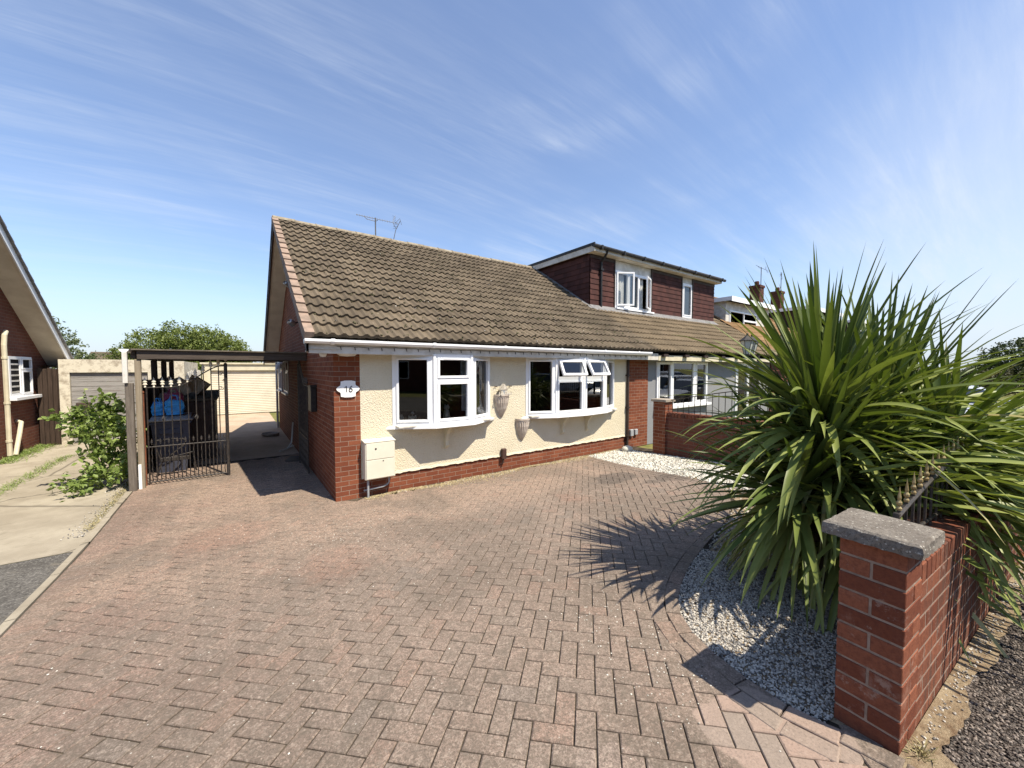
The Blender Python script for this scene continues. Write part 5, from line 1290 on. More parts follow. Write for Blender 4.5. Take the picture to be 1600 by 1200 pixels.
mb = MB(); mb.tube([(3.55, 10.45, 5.14), (3.62, 10.45, 5.45), (3.75, 10.45, 5.72)], .009, 5); mb.tube([(3.60, 10.45, 5.62), (3.74, 10.45, 5.78), (3.78, 10.45, 5.62)], .006, 5); tag(mb.build('aerial_rod', 'aerialm'), 'thin bent rod aerial right of the main aerial on the ridge', 'aerial')
aerial(16.2, 9.5, 5.3, .9, 'distant aerial beyond the dormer roof', .75, rad(10))
aerial(26.0, 10.3, 6.7, 1.6, 'tall aerial strapped to the left brick chimney far right', 1.1, rad(0), .02)
aerial(29.0, 10.3, 6.7, 1.3, 'aerial on the right brick chimney far right', 1.1, rad(20), .02)

# ------------------------------------------------ brick garden walls built brick by brick
def brick_block(mb, mm, u0, u1, w0, w1, z0, z1, row=.078, L=.225, d=.108, jt=.010, header_ends=True):
    """lay bricks around a mortar core in local u/w frame"""
    mm.box(u0+.002, u1-.002, w0+.0010, w1-.0010, z0, z1-.002)
    n = int(round((z1-z0)/row)); row = (z1-z0)/n
    for k in range(n):
        za, zb = z0+k*row+jt*.5, z0+(k+1)*row-jt*.5
        for side in (0, 1):
            wa, wb = (w0, w0+.05) if side == 0 else (w1-.05, w1)
            off = 0 if k % 2 else L/2; a = u0-off
            while a < u1-.01:
                b = a+L; aa, bb = max(a, u0)+(jt*.5 if a > u0 else 0), min(b, u1)-(jt*.5 if b < u1 else 0)
                j = random.uniform(-.0006, .0006)
                if bb-aa > .02: mb.bbox(aa, bb, wa+(j if side == 0 else 0), wb+(j if side else 0), za, zb, .0022, rv=random.random())
                a = b
def pillar(name, label, T, W, D, H, zb=-.02, cap=True, row=.0755, capm='cap', brick='rbrick', cov=.055):
    t = thing(name, label, 'pillar', (T @ Vector((0, 0, 0)))); mb = MB(T); mm = MB(T)
    mm.box(.004, W-.004, .003, D-.004, zb, H-.002); n = int(round((H-zb)/row)); row = (H-zb)/n; jt = .0105
    for k in range(n):
        za, zt = zb+k*row+jt*.5, zb+(k+1)*row-jt*.5; j = lambda: random.uniform(-.001, .0012)
        if k % 2:    # two bricks side by side, joint showing on u=0 face mid
            mb.bbox(j(), W, 0+j(), D/2-jt/2, za+random.uniform(-.001, .001), zt+random.uniform(-.001, .001), .0028, rv=random.random()); mb.bbox(j(), W, D/2+jt/2, D, za, zt, .0028, rv=random.random())
        else:
            mb.bbox(j(), W/2-jt/2, 0+j(), D, za, zt, .0028, rv=random.random()); mb.bbox(W/2+jt/2, W, 0+j(), D, za, zt, .0028, rv=random.random())
    mb.build('bricks', brick, t); mm.build('mortar', 'mortar', t)
    if cap:
        q = MB(T); e = cov; n = 14
        # slightly rough stone slab
        def P(a, b, z, s=0): return (-e+(W+2*e)*a, -e+(D+2*e)*b, z)
        def J(a, b, z, kx, ky):
            h_ = math.sin(a*91.7+b*57.3+z*133)*.5+math.sin(a*37+b*83+z*71)*.5
            r_ = .004*h_; return (-e+(W+2*e)*a+(r_ if kx else 0), -e+(D+2*e)*b+(r_ if ky else 0), z+.0018*math.sin(a*23+b*31))
        zs = [H+.004, H+.008, H+.035, H+.058, H+.066]; ins = [.012, .0, .0, .003, .013]
        ring = [(i/n, 0) for i in range(n)]+[(1, i/n) for i in range(n)]+[(1-i/n, 1) for i in range(n)]+[(0, 1-i/n) for i in range(n)]
        def RP(k, lv):
            a, b = ring[k % len(ring)]; f_ = ins[lv]/(W+2*e); x, y, z = J(a, b, zs[lv], True, True); cx_, cy_ = W/2, D/2
            return (cx_+(x-cx_)*(1-2*f_), cy_+(y-cy_)*(1-2*f_), z)
        for lv in range(4):
            for k in range(len(ring)): q.face([RP(k, lv), RP(k+1, lv), RP(k+1, lv+1), RP(k, lv+1)])
        q.face([RP(k, 4) for k in range(len(ring))]); q.face([RP(k, 0) for k in range(len(ring))][::-1]); c = q.build('coping_slab', capm, t, smooth=False)
    return t
# local frame: u along wall (street line), w outward = street side (-n)
TW = Matrix(((WU.x, WN.x, 0, WO.x), (WU.y, WN.y, 0, WO.y), (0, 0, 1, 0), (0, 0, 0, 1)))   # local y points into the garden
pillar('brick_pillar', 'red brick gate pillar with lichen covered slab cap in the right foreground', TW, .225, .232, .905, zb=-.008, row=.083, cov=.055)
def garden_wall():
    t = thing('garden_wall', 'low red brick front wall running along the tarmac path behind the near pillar', 'wall', (WO.x+.3, WO.y, 0))
    mb = MB(TW); mm = MB(TW); brick_block(mb, mm, .226, 3.05, .004, .216, -.02, .70)
    # brick on edge coping
    u = .228
    while u < 3.03: mb.bbox(u, u+.066, .0, .219, .705, .80, .004, rv=random.random()); u += .0765
    mm.box(.228, 3.04, .012, .207, .70, .785)
    mb.build('bricks', 'rbrick', t); mm.build('mortar', 'mortar', t)
garden_wall()
TW2 = TW @ Matrix.Translation((3.06, 0, 0))
pillar('brick_pillar', 'further brick pillar with pale cap half hidden by the leaf tips at the right', TW2, .225, .232, .92, cov=.05, capm='pcap')
def garden_wall2():
    t = thing('garden_wall', 'continuation of the brick front wall beyond the second pillar at the right edge', 'wall', tuple(TW @ Vector((3.4, 0, 0))))
    mb = MB(TW); mb.box(3.29, 9.0, .0, .22, -.05, .72); mb.build('brickwork', 'brick_orange', t)
    mb = MB(TW); mb.bbox(3.29, 9.0, -.02, .24, .72, .78, .006); mb.build('coping', 'pcap', t)
garden_wall2()
def railing():
    t = thing('wall_railing', 'black bow topped iron railing with gold spear finials on the front wall', 'railing', tuple(TW @ Vector((.3, .1, .79))))
    n = 24; u0, u1 = .30, 2.95; w = .11
    def top(u): return 1.00+.16*math.sin(pi*(u-u0)/(u1-u0))
    q = MB(TW); q.tube([(u0+(u1-u0)*k/30, w, top(u0+(u1-u0)*k/30)-.03) for k in range(31)], .014, 6); q.build('rail', 'iron', t); q = MB(TW); q.tube([(u0, w, .84), (u1, w, .84)], .010, 6); q.build('rail', 'iron', t)
    for u in (u0, u1): q = MB(TW); q.bbox(u-.012, u+.012, w-.012, w+.012, .785, top(u)-.01, .002); q.build('end_post', 'iron', t)
    for k in range(n):
        u = u0+.03+(u1-u0-.06)*k/(n-1); q = MB(TW); q.tube([(u, w, .80), (u, w, top(u)-.005)], .007, 6); q.build('bar', 'iron', t)
        q = MB(TW); z = top(u)-.012
        q.lathe([(0, 0), (.010, .004), (.012, .015), (.006, .024), (.012, .034), (.012, .044), (.006, .054), (.008, .066), (.0, .125)], (u, w, z), 8); q.build('finial', 'gold', t)
railing()
# garden dividing wall (runs towards the street at X = 7.75)
TD = Matrix(((0, 1, 0, 7.72), (-1, 0, 0, 5.12), (0, 0, 1, 0), (0, 0, 0, 1)))     # u towards the street, w to +X
def div_wall():
    t = thing('garden_wall', 'red brown brick dividing wall beside the white gravel and the grey house', 'wall', (7.72, 4.9, -.25))
    mb = MB(); mb.box(7.76, 7.97, .35, 4.90, -.36, .62); mb.build('brickwork', 'brick_dark', t)
    mb = MB(); y = .36
    while y < 4.88: mb.bbox(7.755, 7.975, y, y+.066, .624, .72, .004, rv=random.random()); y += .0765
    mb.build('coping_bricks', 'rbrick', t)
    t2 = thing('brick_pillar', 'short brick end pier with flat slab at the house end of the dividing wall', 'pillar', (7.8, 5.0, -.25))
    mb = MB(); mb.box(7.70, 8.0, 4.90, 5.20, -.34, .94); mb.build('brickwork', 'brick', t2)
    mb = MB(); mb.bbox(7.66, 8.04, 4.86, 5.24, .942, 1.0, .006); mb.build('coping_slab', 'pcap', t2)
    r = thing('wall_railing', 'thin black railing on top of the dividing wall in front of the grey house', 'railing', (7.86, 4.8, .72))
    def top(y): f = (4.88-y)/4.3; return .98+.42*math.sin(min(f*2.2, pi/2))
    q = MB(); q.tube([(7.86, 4.88-.2*k, top(4.88-.2*k)) for k in range(22)], .010, 5); q.build('rail', 'iron', r); q = MB(); q.tube([(7.86, 4.88, .78), (7.86, .6, .78)], .008, 5); q.build('rail', 'iron', r)
    y = 4.82
    while y > .7: q = MB(); q.tube([(7.86, y, .72), (7.86, y, top(y))], .0075, 5); q.build('bar', 'iron', r); y -= .125
    # small boulder pile by the pier
    mb = MB(); mb.ball((7.5, 5.75, -.22), .12, 8, sc=(1.2, 1, .7)); tag(mb.build('boulder', 'stonew', smooth=True), 'small pale boulder at the foot of the party pier', 'stone')
div_wall()
# lantern post in the neighbour's garden
lp = thing('lamp_post', 'black garden lamp post with three glass lanterns in front of the grey house', 'lamp post', (9.85, 3.9, -.2))
mb = MB(); cx, cy = 9.85, 3.92; mb.tube([(cx, cy, -.25), (cx, cy, .3), (cx, cy, 2.0)], [.05, .035, .028], 10); mb.ball((cx, cy, 2.02), .04, 6)
LPS = [(9.42, 3.98), (9.82, 4.05), (10.25, 3.60)]
for lx, ly in LPS: mb.tube([(cx, cy, 1.85), ((cx+lx)/2, (cy+ly)/2, 1.82), (lx, ly, 1.92), (lx, ly, 2.0)], .015, 6)
mb.build('post', 'iron', lp)
for lx, ly in LPS:
    q = MB(); q.lathe([(.05, 2.0), (.06, 2.01), (.13, 2.30), (.135, 2.32)], (lx, ly, 0), 6); q.build('lantern_glass', 'lampglass', lp)
    q = MB(); q.lathe([(.0, 1.99), (.065, 1.99), (.065, 2.015)], (lx, ly, 0), 6); q.lathe([(.165, 2.31), (.165, 2.325), (.09, 2.38), (.05, 2.42), (.02, 2.44), (.025, 2.47), (0, 2.50)], (lx, ly, 0), 6)
    for k in range(6):
        a = pi/3*k; q.tube([(lx+.058*math.cos(a), ly+.058*math.sin(a), 2.01), (lx+.134*math.cos(a), ly+.134*math.sin(a), 2.32)], .007, 4)
    q.build('lantern_frame', 'iron', lp)

# ------------------------------------------------ plants
def blades(specs, seg=9):
    """specs: list of (base, dir, length, width, droop, roll, rnd)"""
    V, F, R = [], [], []
    for b, d, L, W, k, roll, rv in specs:
        d = Vector(d).normalized(); p = Vector(b); 
        side = d.cross(Vector((0, 0, 1)));
        if side.length < .05: side = Vector((1, 0, 0))
        side.normalize(); side = (Matrix.Rotation(roll, 3, d) @ side)
        base = len(V); st = L/seg
        for i in range(seg+1):
            t = i/seg; w = W*(.50+.50*math.sin(min(t/.35, 1)*pi/2))*max(0.0, 1-t**2.6)**.8*(1 if t < .5 else (1-(t-.5)*.5))
            up = side.cross(d).normalized(); fold = .22*w
            if i < seg:
                V += [tuple(p-side*w/2+up*fold), tuple(p), tuple(p+side*w/2+up*fold)]
            else: V.append(tuple(p))
            p = p+d*st; nd = (d+Vector((0, 0, -k*st*(.25+t*1.6)))).normalized(); side = (side-nd*side.dot(nd)).normalized(); d = nd
        for i in range(seg-1):
            a = base+i*3; F += [(a, a+1, a+4, a+3), (a+1, a+2, a+5, a+4)]; R += [rv, rv]
        a = base+(seg-1)*3; tp = base+seg*3; F += [(a, a+1, tp), (a+1, a+2, tp)]; R += [rv, rv]
    return V, F, R
def cordyline():
    t = thing('cordyline', 'huge spiky green cordyline with arching strap leaves behind the gate pillar', 'plant', (3.85, .98, -.03))
    rr = random.Random(11)
    heads = [((3.76, 1.04, 1.36), Vector((-.03, .06, 1)), 1.04, 270), ((4.25, .78, 1.22), Vector((.22, -.05, 1)), 1.0, 240), ((4.35, .42, 1.0), Vector((.2, -.5, 1)), .95, 170), ((3.55, 1.12, .72), Vector((-.3, .2, .8)), .85, 170), ((4.9, .50, .92), Vector((.3, -.5, .7)), .9, 170), ((3.72, 1.00, .98), Vector((-.25, .10, 1)), .92, 180), ((4.25, .60, .92), Vector((.25, -.25, 1)), .9, 150), ((4.7, 1.1, .95), Vector((.3, .1, 1)), .85, 90), ((3.8, .75, .60), Vector((-.1, -.1, 1)), .85, 150), ((3.98, 1.2, .55), Vector((-.1, .1, 1)), .85, 110)]
    mb = MB()
    for (hx, hy, hz), ax, s, n in heads:
        mb.tube([(3.9, .98, -.1), (3.9+(hx-3.9)*.4, .98+(hy-.98)*.4, hz*.5), (hx, hy, hz)], [.09, .07, .055], 8)
    mb.build('trunk', 'cordtrunk', t)
    for hi, ((hx, hy, hz), ax, s, n) in enumerate(heads):
        specs = []; ax = ax.normalized()
        n = int(n*.78)
        for i in range(n):
            az = i*2.39996+rr.uniform(-.25, .25); f = (i+.5)/n
            el = rad((87 if hi in (0, 1, 5) else (62 if hi != 6 else 70))-f**0.85*(104 if hi in (0, 1, 5) else 96)+rr.uniform(-7, 7))
            d = Vector((math.cos(az)*math.cos(el), math.sin(az)*math.cos(el), math.sin(el)))
            q = Vector((0, 0, 1)).rotation_difference(ax); d = q @ d
            L = (1.16-.04*f)*s*rr.uniform(.80, 1.10); up = max(0, math.sin(el))
            droop = ((.18 if hi in (0, 1) else .5)+1.75*(f**1.1))*rr.uniform(.30, 1.0)*(.6 if up > .85 else 1)
            if f > .25 and rr.random() < .10: droop *= 2.6; L *= .8        # leaves that kink over
            W = rr.uniform(.040, .063)*(1.12 if f > .4 else 1)
            b = Vector((hx, hy, hz))+ax*(-.25*f+.05)+Vector((math.cos(az), math.sin(az), 0))*.035
            specs.append((b, d, L, W, droop, rr.uniform(-.55, .55), min(.9, max(0, .05+.65*f+rr.gauss(0, .16))) if rr.random() > .03 else 1.0))  # colour paler outwards: sunlit look painted into outer leaves, upright ones darker
        V, F, R = blades(specs, 10)
        npmesh('leaf_head', V, F, 'cord', R, parent=t, smooth=True)
    specs = []       # long leaves leaning over the wall and railing towards the path
    for i in range(190):
        x = rr.uniform(3.15, 5.4); specs.append(((x, rr.uniform(.42, .75), rr.uniform(.85, 1.15)), (rr.uniform(-.25, 1.1), -1, rr.uniform(-.25, .55)), rr.uniform(.75, 1.1), rr.uniform(.035, .058), rr.uniform(.5, 1.5), rr.uniform(-.5, .5), min(.9, max(0, rr.gauss(.6, .2)))))
    V, F, R = blades(specs, 10); npmesh('leaf_head', V, F, 'cord', R, parent=t, smooth=True)
    specs = []
    for i in range(150):
        az = rr.uniform(0, 6.28); hz = rr.uniform(.35, 1.0); d = Vector((math.cos(az), math.sin(az), rr.uniform(-.7, .1)))
        specs.append((Vector((3.95+.22*math.cos(az), .95+.18*math.sin(az), hz)), d, rr.uniform(.6, .95), rr.uniform(.02, .04), rr.uniform(1.5, 3.5), rr.uniform(-.6, .6), rr.random()))
    V, F, R = blades(specs, 8); npmesh('dry_leaves', V, F, 'cordold', R, parent=t, smooth=True)
cordyline()

def leafcloud(centers, n, size, rr, aspect=.55, clump=1.0, up=.3):
    """centers: (c, (rx,ry,rz), weight); leaves gathered in small sprays on shells of the blobs"""
    V, F, R = [], [], []; tw = sum(c[2] for c in centers)
    for (c, r, w) in centers:
        m = int(n*w/tw); sprays = max(6, m//14)
        for s_ in range(sprays):
            d = Vector((rr.gauss(0, 1), rr.gauss(0, 1), rr.gauss(0, 1))).normalized(); rad_ = rr.uniform(.35, 1.0)**.5*rr.uniform(.85, 1.12)
            sc = Vector((c[0]+d.x*r[0]*rad_, c[1]+d.y*r[1]*rad_, c[2]+d.z*r[2]*rad_)); rv = rr.random(); sd = (d+Vector((rr.gauss(0, .5), rr.gauss(0, .5), rr.gauss(.2, .5)))).normalized()
            L = size*rr.uniform(3, 6)*clump
            for k in range(14):
                p = sc+sd*L*(k/14-.3)+Vector((rr.gauss(0, size*.9), rr.gauss(0, size*.9), rr.gauss(0, size*.9)))
                a = Vector((rr.gauss(0, 1), rr.gauss(0, 1), rr.gauss(up, .8))).normalized(); b = a.orthogonal().normalized(); b = Matrix.Rotation(rr.uniform(0, 6.28), 3, a) @ b; e = a.cross(b)
                ss = size*rr.uniform(.6, 1.25); q = len(V)
                V += [tuple(p-b*ss), tuple(p-e*ss*aspect+a*ss*.12), tuple(p+b*ss), tuple(p+e*ss*aspect+a*ss*.12)]; F.append((q, q+1, q+2, q+3)); R.append(min(1, max(0, rv*.6+rr.random()*.4)))
    return V, F, R
def tree(name, label, base, h, blobs, n, size, mat, seed=1, cat='tree', group=None):
    rr = random.Random(seed); t = thing(name, label, cat, base, group)
    mb = MB(); bx, by, bz = base
    for (c, r, w) in blobs:
        mx = ((bx*2+c[0])/3+rr.uniform(-.1, .1), (by*2+c[1])/3, bz+(c[2]-bz)*.5)
        mb.tube([(bx+rr.uniform(-.03, .03), by, bz-.1), mx, c], [.045*h/2+.02, .03*h/2+.01, .012], 7)
        for k in range(5):
            d = Vector((rr.gauss(0, 1), rr.gauss(0, 1), rr.uniform(0, 1.2))).normalized(); mb.tube([c, (c[0]+d.x*r[0]*.85, c[1]+d.y*r[1]*.85, c[2]+d.z*r[2]*.85)], [.014, .005], 5)
    mb.build('trunk', 'bark', t)
    V, F, R = leafcloud(blobs, n, size, rr); npmesh('crown', V, F, mat, R, parent=t)
    return t
tree('broadleaf_tree', 'left half of the wide green tree mass behind the garages', (-2.6, 27, -.3), 4.5, [((-4.4, 27, 2.2), (.7, .7, .7), .4), ((-3.4, 27, 2.65), (1.2, 1.0, 1.0), 1), ((-2.5, 27, 3.0), (1.0, 1.0, 1.05), 1), ((-1.9, 27.3, 2.4), (1.0, 1, 1.0), 1), ((-3.9, 27, 2.0), (.8, .8, .8), .6)], 24000, .055, 'leaf2', 3)
tree('broadleaf_tree', 'rounded right half of the green tree mass above the roller door garage', (-.6, 26.5, -.3), 4.5, [((-1.2, 26.5, 2.9), (1.0, 1.0, 1.0), 1), ((-.35, 26.6, 2.5), (1.0, .9, 1.0), 1), ((.1, 26.5, 1.9), (.7, .7, .8), .6), ((-1.0, 26, 1.8), (1.2, .7, .8), .8)], 22000, .055, 'leaf2', 4)
tree('feathery_tree', 'thin grey green tree rising beside the roof edge of the brick house', (-6.6, 24, -.3), 4.5, [((-6.7, 24, 3.0), (.9, .8, 1.2), 1), ((-5.9, 24, 2.3), (.7, .7, .9), .8), ((-5.3, 24, 1.9), (.6, .6, .5), .5), ((-7.2, 24, 3.7), (.7, .7, .8), .6)], 9000, .05, 'leaf3', 5)
mb = MB(); mb.box(-9, 12, 34, 41, -.3, 1.9); 
mb2 = far_house('distant_house', 'low distant roofline peeping between the trees behind the boarded garage', -8, -3.0, 36, 6, -.3, 1.6, 2.75, 'brick_far', 'tile', [])
tree('hedge', 'low dark hedge behind the side garden between both garages', (-1.6, 23.5, -.3), 1.6, [((-4.0, 23.5, .9), (1.2, .5, .9), 1), ((-2.4, 23.5, 1.0), (1.2, .5, .9), 1), ((-.6, 25.6, 1.0), (1.0, .5, 1.1), 1), ((.8, 25.6, 1.0), (1.0, .5, 1.1), 1)], 6000, .05, 'leaf3', 6, 'hedge')
# bush by the carport post, larger leaves
def bush():
    rr = random.Random(8); t = thing('leafy_bush', 'bright green leafy bush growing against the front carport post', 'bush', (-1.75, 9.15, -.3))
    blobs = [((-1.72, 9.15, .10), (.30, .30, .38), 1), ((-1.75, 9.2, .55), (.30, .28, .38), 1), ((-1.95, 9.2, .75), (.34, .25, .25), .7), ((-1.72, 9.2, 1.02), (.20, .2, .22), .4), ((-2.1, 9.0, -.18), (.30, .3, .10), .35), ((-2.25, 9.25, .82), (.22, .15, .10), .2)]
    V, F, R = leafcloud(blobs, 2300, .048, rr, .62, 1.0, .8); npmesh('foliage', V, F, 'leaf1', R, parent=t)
    mb = MB()
    for k in range(9):
        a = rr.uniform(-1.2, .6); mb.tube([(-1.75, 9.15, -.3), (-1.8+.15*a, 9.15+rr.uniform(-.1, .1), .3), (-1.85+.35*a, 9.2+rr.uniform(-.15, .15), .8+.3*rr.random())], [.014, .010, .005], 6)
    for tip in ((-2.05, 9.3, 1.35), (-2.15, 9.2, 1.05), (-2.55, 9.3, .90)):
        mb.tube([(-1.78, 9.15, .2), (-1.95, 9.2, .8), tip], [.010, .008, .003], 6)
    mb.build('stems', 'leaf1', t)
    specs = []
    for tip in ((-2.05, 9.3, 1.35), (-2.15, 9.2, 1.05), (-2.55, 9.3, .90)):
        for k in range(16):
            f = rr.random(); p = Vector((-1.95, 9.2, .8)).lerp(Vector(tip), f); d = Vector((rr.gauss(0, 1), rr.gauss(0, 1), rr.gauss(.2, .5)))
            specs.append((p, d, .11, .05, 2.5, rr.uniform(-1, 1), rr.random()))
    V, F, R = blades(specs, 5); npmesh('shoot_leaves', V, F, 'leaf1', R, parent=t)
bush()
# weeds and grass at the left
def tufts(name, n, reg, size, mat, label, seed=1, lean=1.0):
    rr = random.Random(seed); specs = []
    for i in range(n):
        x, y = reg(rr); az = rr.uniform(0, 6.28); specs.append((Vector((x, y, g(y)-.005)), (math.cos(az)*lean, math.sin(az)*lean, rr.uniform(.3, 1.2)), size*rr.uniform(.5, 1.3), size*.10, rr.uniform(2, 14)/max(size*20, 1), rr.uniform(-.5, .5), rr.random()))
    V, F, R = blades(specs, 4); o = npmesh(name, V, F, mat, R, kind='stuff'); o['label'] = label; return o
tufts('grass', 1500, lambda r: (-4.15+abs(r.gauss(0, .16)), r.uniform(12.6, 15.4)), .10, 'leaf1', 'weeds along the foot of the left brick wall', 2)
tufts('grass', 1300, lambda r: (lambda y: (-3.15-(.0)*y+r.gauss(0, .07), y))(r.uniform(8.2, 13.0)), .07, 'leaf1', 'grass line down the middle of the left concrete drive', 3)
tufts('grass', 200, lambda r: (-2.95+r.gauss(0, .08), 6.55+r.gauss(0, .05)), .09, 'leaf1', 'small weed clump at the left edge of the tarmac', 4)
tufts('dry_weeds', 900, lambda r: (-1.50-abs(r.gauss(0, .05)), r.uniform(6.8, 9.4)), .05, 'moss', 'dry litter along the kerb by the carport post', 5)
tufts('dry_weeds', 60, lambda r: tuple(WO+WU*(.05+abs(r.gauss(0, .05)))+WN*(-.03-abs(r.gauss(0, .02)))), .06, 'moss', 'straw at the foot of the near pillar', 6, .6)
def mossreg(r):
    x = r.uniform(1.55, 7.6); return (x, 6.07-abs(r.gauss(0, .10))*(1+.6*math.sin(x*2.3))-.02*math.sin(x*5)-.015)
tufts('dry_moss', 11000, mossreg, .045, 'moss', 'pale dry moss and litter along the foot of the cream wall', 7, 1.2)
gravel('litter', [(x, y, g(y)+.012) for x, y in (mossreg(random) for _ in range(3000))], .011, 'litter', 'tan crumbs of dry moss at the foot of the cream wall')
gravel('litter', [(x, y, g(y)+.012) for x, y in (mossreg(random) for _ in range(350))], .010, 'stone', 'small stones and litter at the foot of the cream wall')
gravel('litter', [(-1.50-abs(random.gauss(0, .09)), y, g(y)+.003) for y in [random.uniform(6.6, 9.6) for _ in range(350)]], .008, 'stone', 'stony litter along the kerb by the carport post')
gravel('litter', [wpt(random.uniform(.1, 5), -.012-abs(random.gauss(0, .033)))+(.012,) for _ in range(650)], .006, 'stone', 'small stones in the dirt strip below the front wall')

def roof_bits(n, x0, x1, size, label, mat):
    pts = []
    L = math.hypot(RY-EY, RZ-EZ)
    while len(pts) < n:
        x = random.uniform(x0, x1); k = int(random.betavariate(1.1, 1.6)*15); d = k*L/15+random.uniform(-.01, .05)+(.0 if random.random() < .7 else random.uniform(0, .25))
        if random.random() > .35+.65*(math.sin(x*1.7+k)*.5+.5): continue
        pts.append((x, EY+(RY-EY)*d/L-.02, EZ+(RZ-EZ)*d/L+.045))
    gravel('roof_moss', pts, size, mat, label)
M['mossclump'] = plain('moss_clump', (.10, .095, .045), (.055, .05, .03), 30, .98, .8, 90)
roof_bits(900, .9, 8.4, .018, 'small dark moss clumps along the tile edges of the bungalow roof', 'mossclump')
roof_bits(110, .9, 8.4, .015, 'pale flecks scattered over the bungalow roof tiles', 'stone')
# ------------------------------------------------ far right: trees, hedge, cars
for i, (x, y, zc, r, lb, mt2) in enumerate(((58, .9, 2.7, 2.2, 'dark round tree far right above the parked cars', 'leaf4'), (62, 3.6, .7, 1.8, 'lower dark tree left of the round one at far right', 'leaf4'), (55, -2.2, 2.2, 2.4, 'dark tree at the right edge of the view', 'leaf4'), (50, 7.0, .5, 1.4, 'brownish tree at the end of the street behind the leaves', 'hedge'))):
    tree('distant_tree', lb, (x, y, -.3), 4, [((x, y, zc), (r, r, r*.85), 1), ((x+1, y+r*.7, zc-.6), (r*.8, r*.8, r*.7), .7), ((x-1, y-r*.7, zc-.5), (r*.8, r*.8, r*.7), .7)], 8000, .12, mt2, 20+i)
tree('hedge', 'long brownish hedge behind the parked cars at the far right', (42, 2, -.3), 2, [((40, y, .75), (1.0, 1.5, 1.05), 1) for y in (-3, -1, 1, 3, 5, 7, 9)], 9000, .08, 'hedge', 30, 'hedge')
tree('hedge', 'clipped green hedge in front of the houses across the street', (12, -11.5, 0), 1.2, [((x, -11.5, .5), (1.6, .4, .6), 1) for x in range(0, 30, 3)], 9000, .07, 'leaf2', 31, 'hedge')
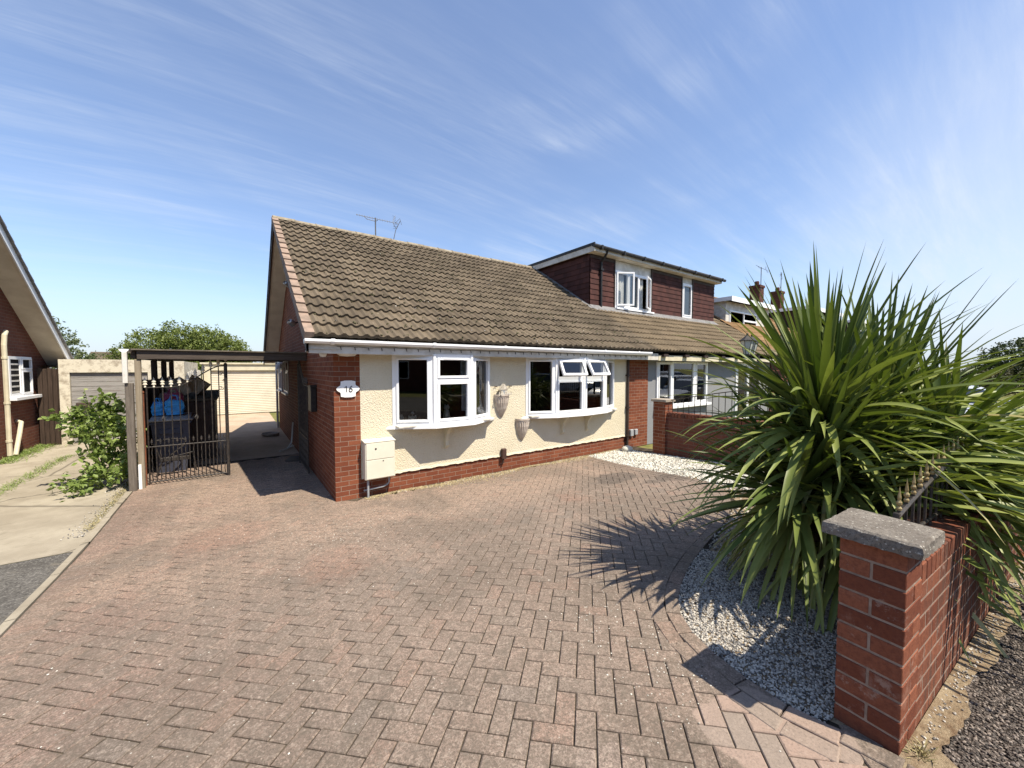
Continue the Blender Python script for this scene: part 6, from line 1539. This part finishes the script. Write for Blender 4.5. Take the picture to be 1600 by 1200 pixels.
def car(name, label, loc, rz, paint, L=4.3, Hh=1.48, van=False):
    t = thing(name, label, 'car', loc); W = .88
    if van: st = [(-.5, .35, .75, .75), (-.49, .20, 1.0, 1.72), (-.3, .16, 1.0, 1.86), (.15, .16, 1.0, 1.88), (.28, .16, 1.0, 1.80), (.38, .16, .98, 1.15), (.47, .2, .9, .9), (.5, .35, .7, .7)]
    else: st = [(-.5, .40, .80, .82), (-.485, .22, .92, .95), (-.42, .18, .95, 1.05), (-.34, .17, .97, 1.32), (-.18, .17, .97, Hh), (.05, .17, .97, Hh+.01), (.12, .17, .96, Hh-.06), (.26, .17, .94, 1.0), (.38, .18, .86, .90), (.47, .22, .76, .78), (.5, .38, .66, .68)]
    rings = []
    for (u, zb, zw, zt) in st:
        x = u*L; nar = 1-.16*max(0, abs(u)-.38)/.12; w = W*nar; rt = w*(.74 if zt > zw+.15 else .93)
        rings.append([(x, -w*.9, zb), (x, -w, zb+.12), (x, -w*1.01, (zb+zw)/2), (x, -w*.97, zw), (x, -rt, (zt-.05) if zt > zw+.1 else zw+.005), (x, -rt*.8, zt), (x, 0, zt+.015), (x, rt*.8, zt), (x, rt, (zt-.05) if zt > zw+.1 else zw+.005), (x, w*.97, zw), (x, w*1.01, (zb+zw)/2), (x, w, zb+.12), (x, w*.9, zb)])
    mb = MB(); gl = MB()
    for (i, a), b in zip(enumerate(rings), rings[1:]):
        for k in range(12):
            q = [a[k], b[k], b[k+1], a[k+1]]
            side = k in (3, 8); top = k in (4, 5, 6, 7)
            tall = st[i][3] > st[i][2]+.1 and st[i+1][3] > st[i+1][2]+.1
            slope = (st[i][3] > st[i][2]+.1) != (st[i+1][3] > st[i+1][2]+.1) or abs(st[i][3]-st[i+1][3]) > .12
            isg = (side and (tall or slope)) or (top and slope and min(st[i][3], st[i+1][3]) > .98)
            if van and st[i][0] < .1: isg = False
            (gl if isg else mb).face(q)
    mb.face(rings[0]); mb.face(rings[-1][::-1])
    R = Matrix.Translation(loc) @ Matrix.Rotation(rz, 4, 'Z')
    for m_ in (mb, gl): m_.v = [tuple(R @ Vector(p)) for p in m_.v]
    bo = mb.build('body', paint, t, smooth=True); gl.build('glass', 'carglass', t)
    for sx in (-.31, .31):
        for sy in (-1, 1):
            q = MB(R @ Matrix.Translation((sx*L, sy*.80, .32)) @ Matrix.Rotation(pi/2, 4, 'X')); q.lathe([(.19, -.10), (.30, -.10), (.325, -.07), (.325, .07), (.30, .10), (.19, .10)], (0, 0, 0), 20); w_ = q.build('wheel', 'tyre', t)
            q = MB(R @ Matrix.Translation((sx*L, sy*.80, .32)) @ Matrix.Rotation(pi/2, 4, 'X')); q.lathe([(0, -.085), (.05, -.09), (.19, -.095), (.19, .095), (.05, .09), (0, .085)], (0, 0, 0), 10); q.build('rim', 'alu', w_)
            q = MB(R @ Matrix.Translation((sx*L, sy*.86, .34)) @ Matrix.Rotation(pi/2, 4, 'X')); q.lathe([(.34, -.015), (.40, -.03), (.40, .03), (.34, .015)], (0, 0, 0), 20); q.build('wheel_arch', 'tyre', t)
    for sy in (-.62, .62):
        q = MB(R); q.bbox(L*.46, L*.495, sy-.18, sy+.18, .60, .74, .02); q.build('headlight', 'headl', t)
        q = MB(R); q.bbox(-L*.497, -L*.47, sy-.16, sy+.16, .72, .92, .02); q.build('tail_light', 'taill', t)
        q = MB(R); q.bbox(L*.12, L*.16, sy*1.65-.09, sy*1.65+.09, .98, 1.12, .02); q.build('mirror', paint, t)
        q = MB(R)
        for xx in (-.27, -.02, .18): q.box(xx*L-.008, xx*L+.008, (.85 if sy > 0 else -.856), (.856 if sy > 0 else -.85), .3, .92)
        q.build('door_gap', 'black', t)
    return t
car('parked_car', 'silver car parked beyond the spiky plant, windscreen facing the drive', (18.6, 1.75, -.35), rad(190), 'silver')
car('parked_van', 'long white vehicle roof showing at the far right behind the silver car', (21.5, -1.0, -.62), rad(183), 'whitecar', 5.0, van=True)
car('parked_car', 'pale silver car parked on the street seen mirrored in the grey house window', (24.5, -3.4, -.03), rad(180), 'silver')
car('parked_car', 'dark blue car parked on the street mirrored in the first bay window', (5.2, -3.4, -.03), rad(180), 'bluecar')
car('parked_car', 'white car parked across the street mirrored in the second bay window', (13.0, -7.6, -.03), rad(0), 'whitecar')
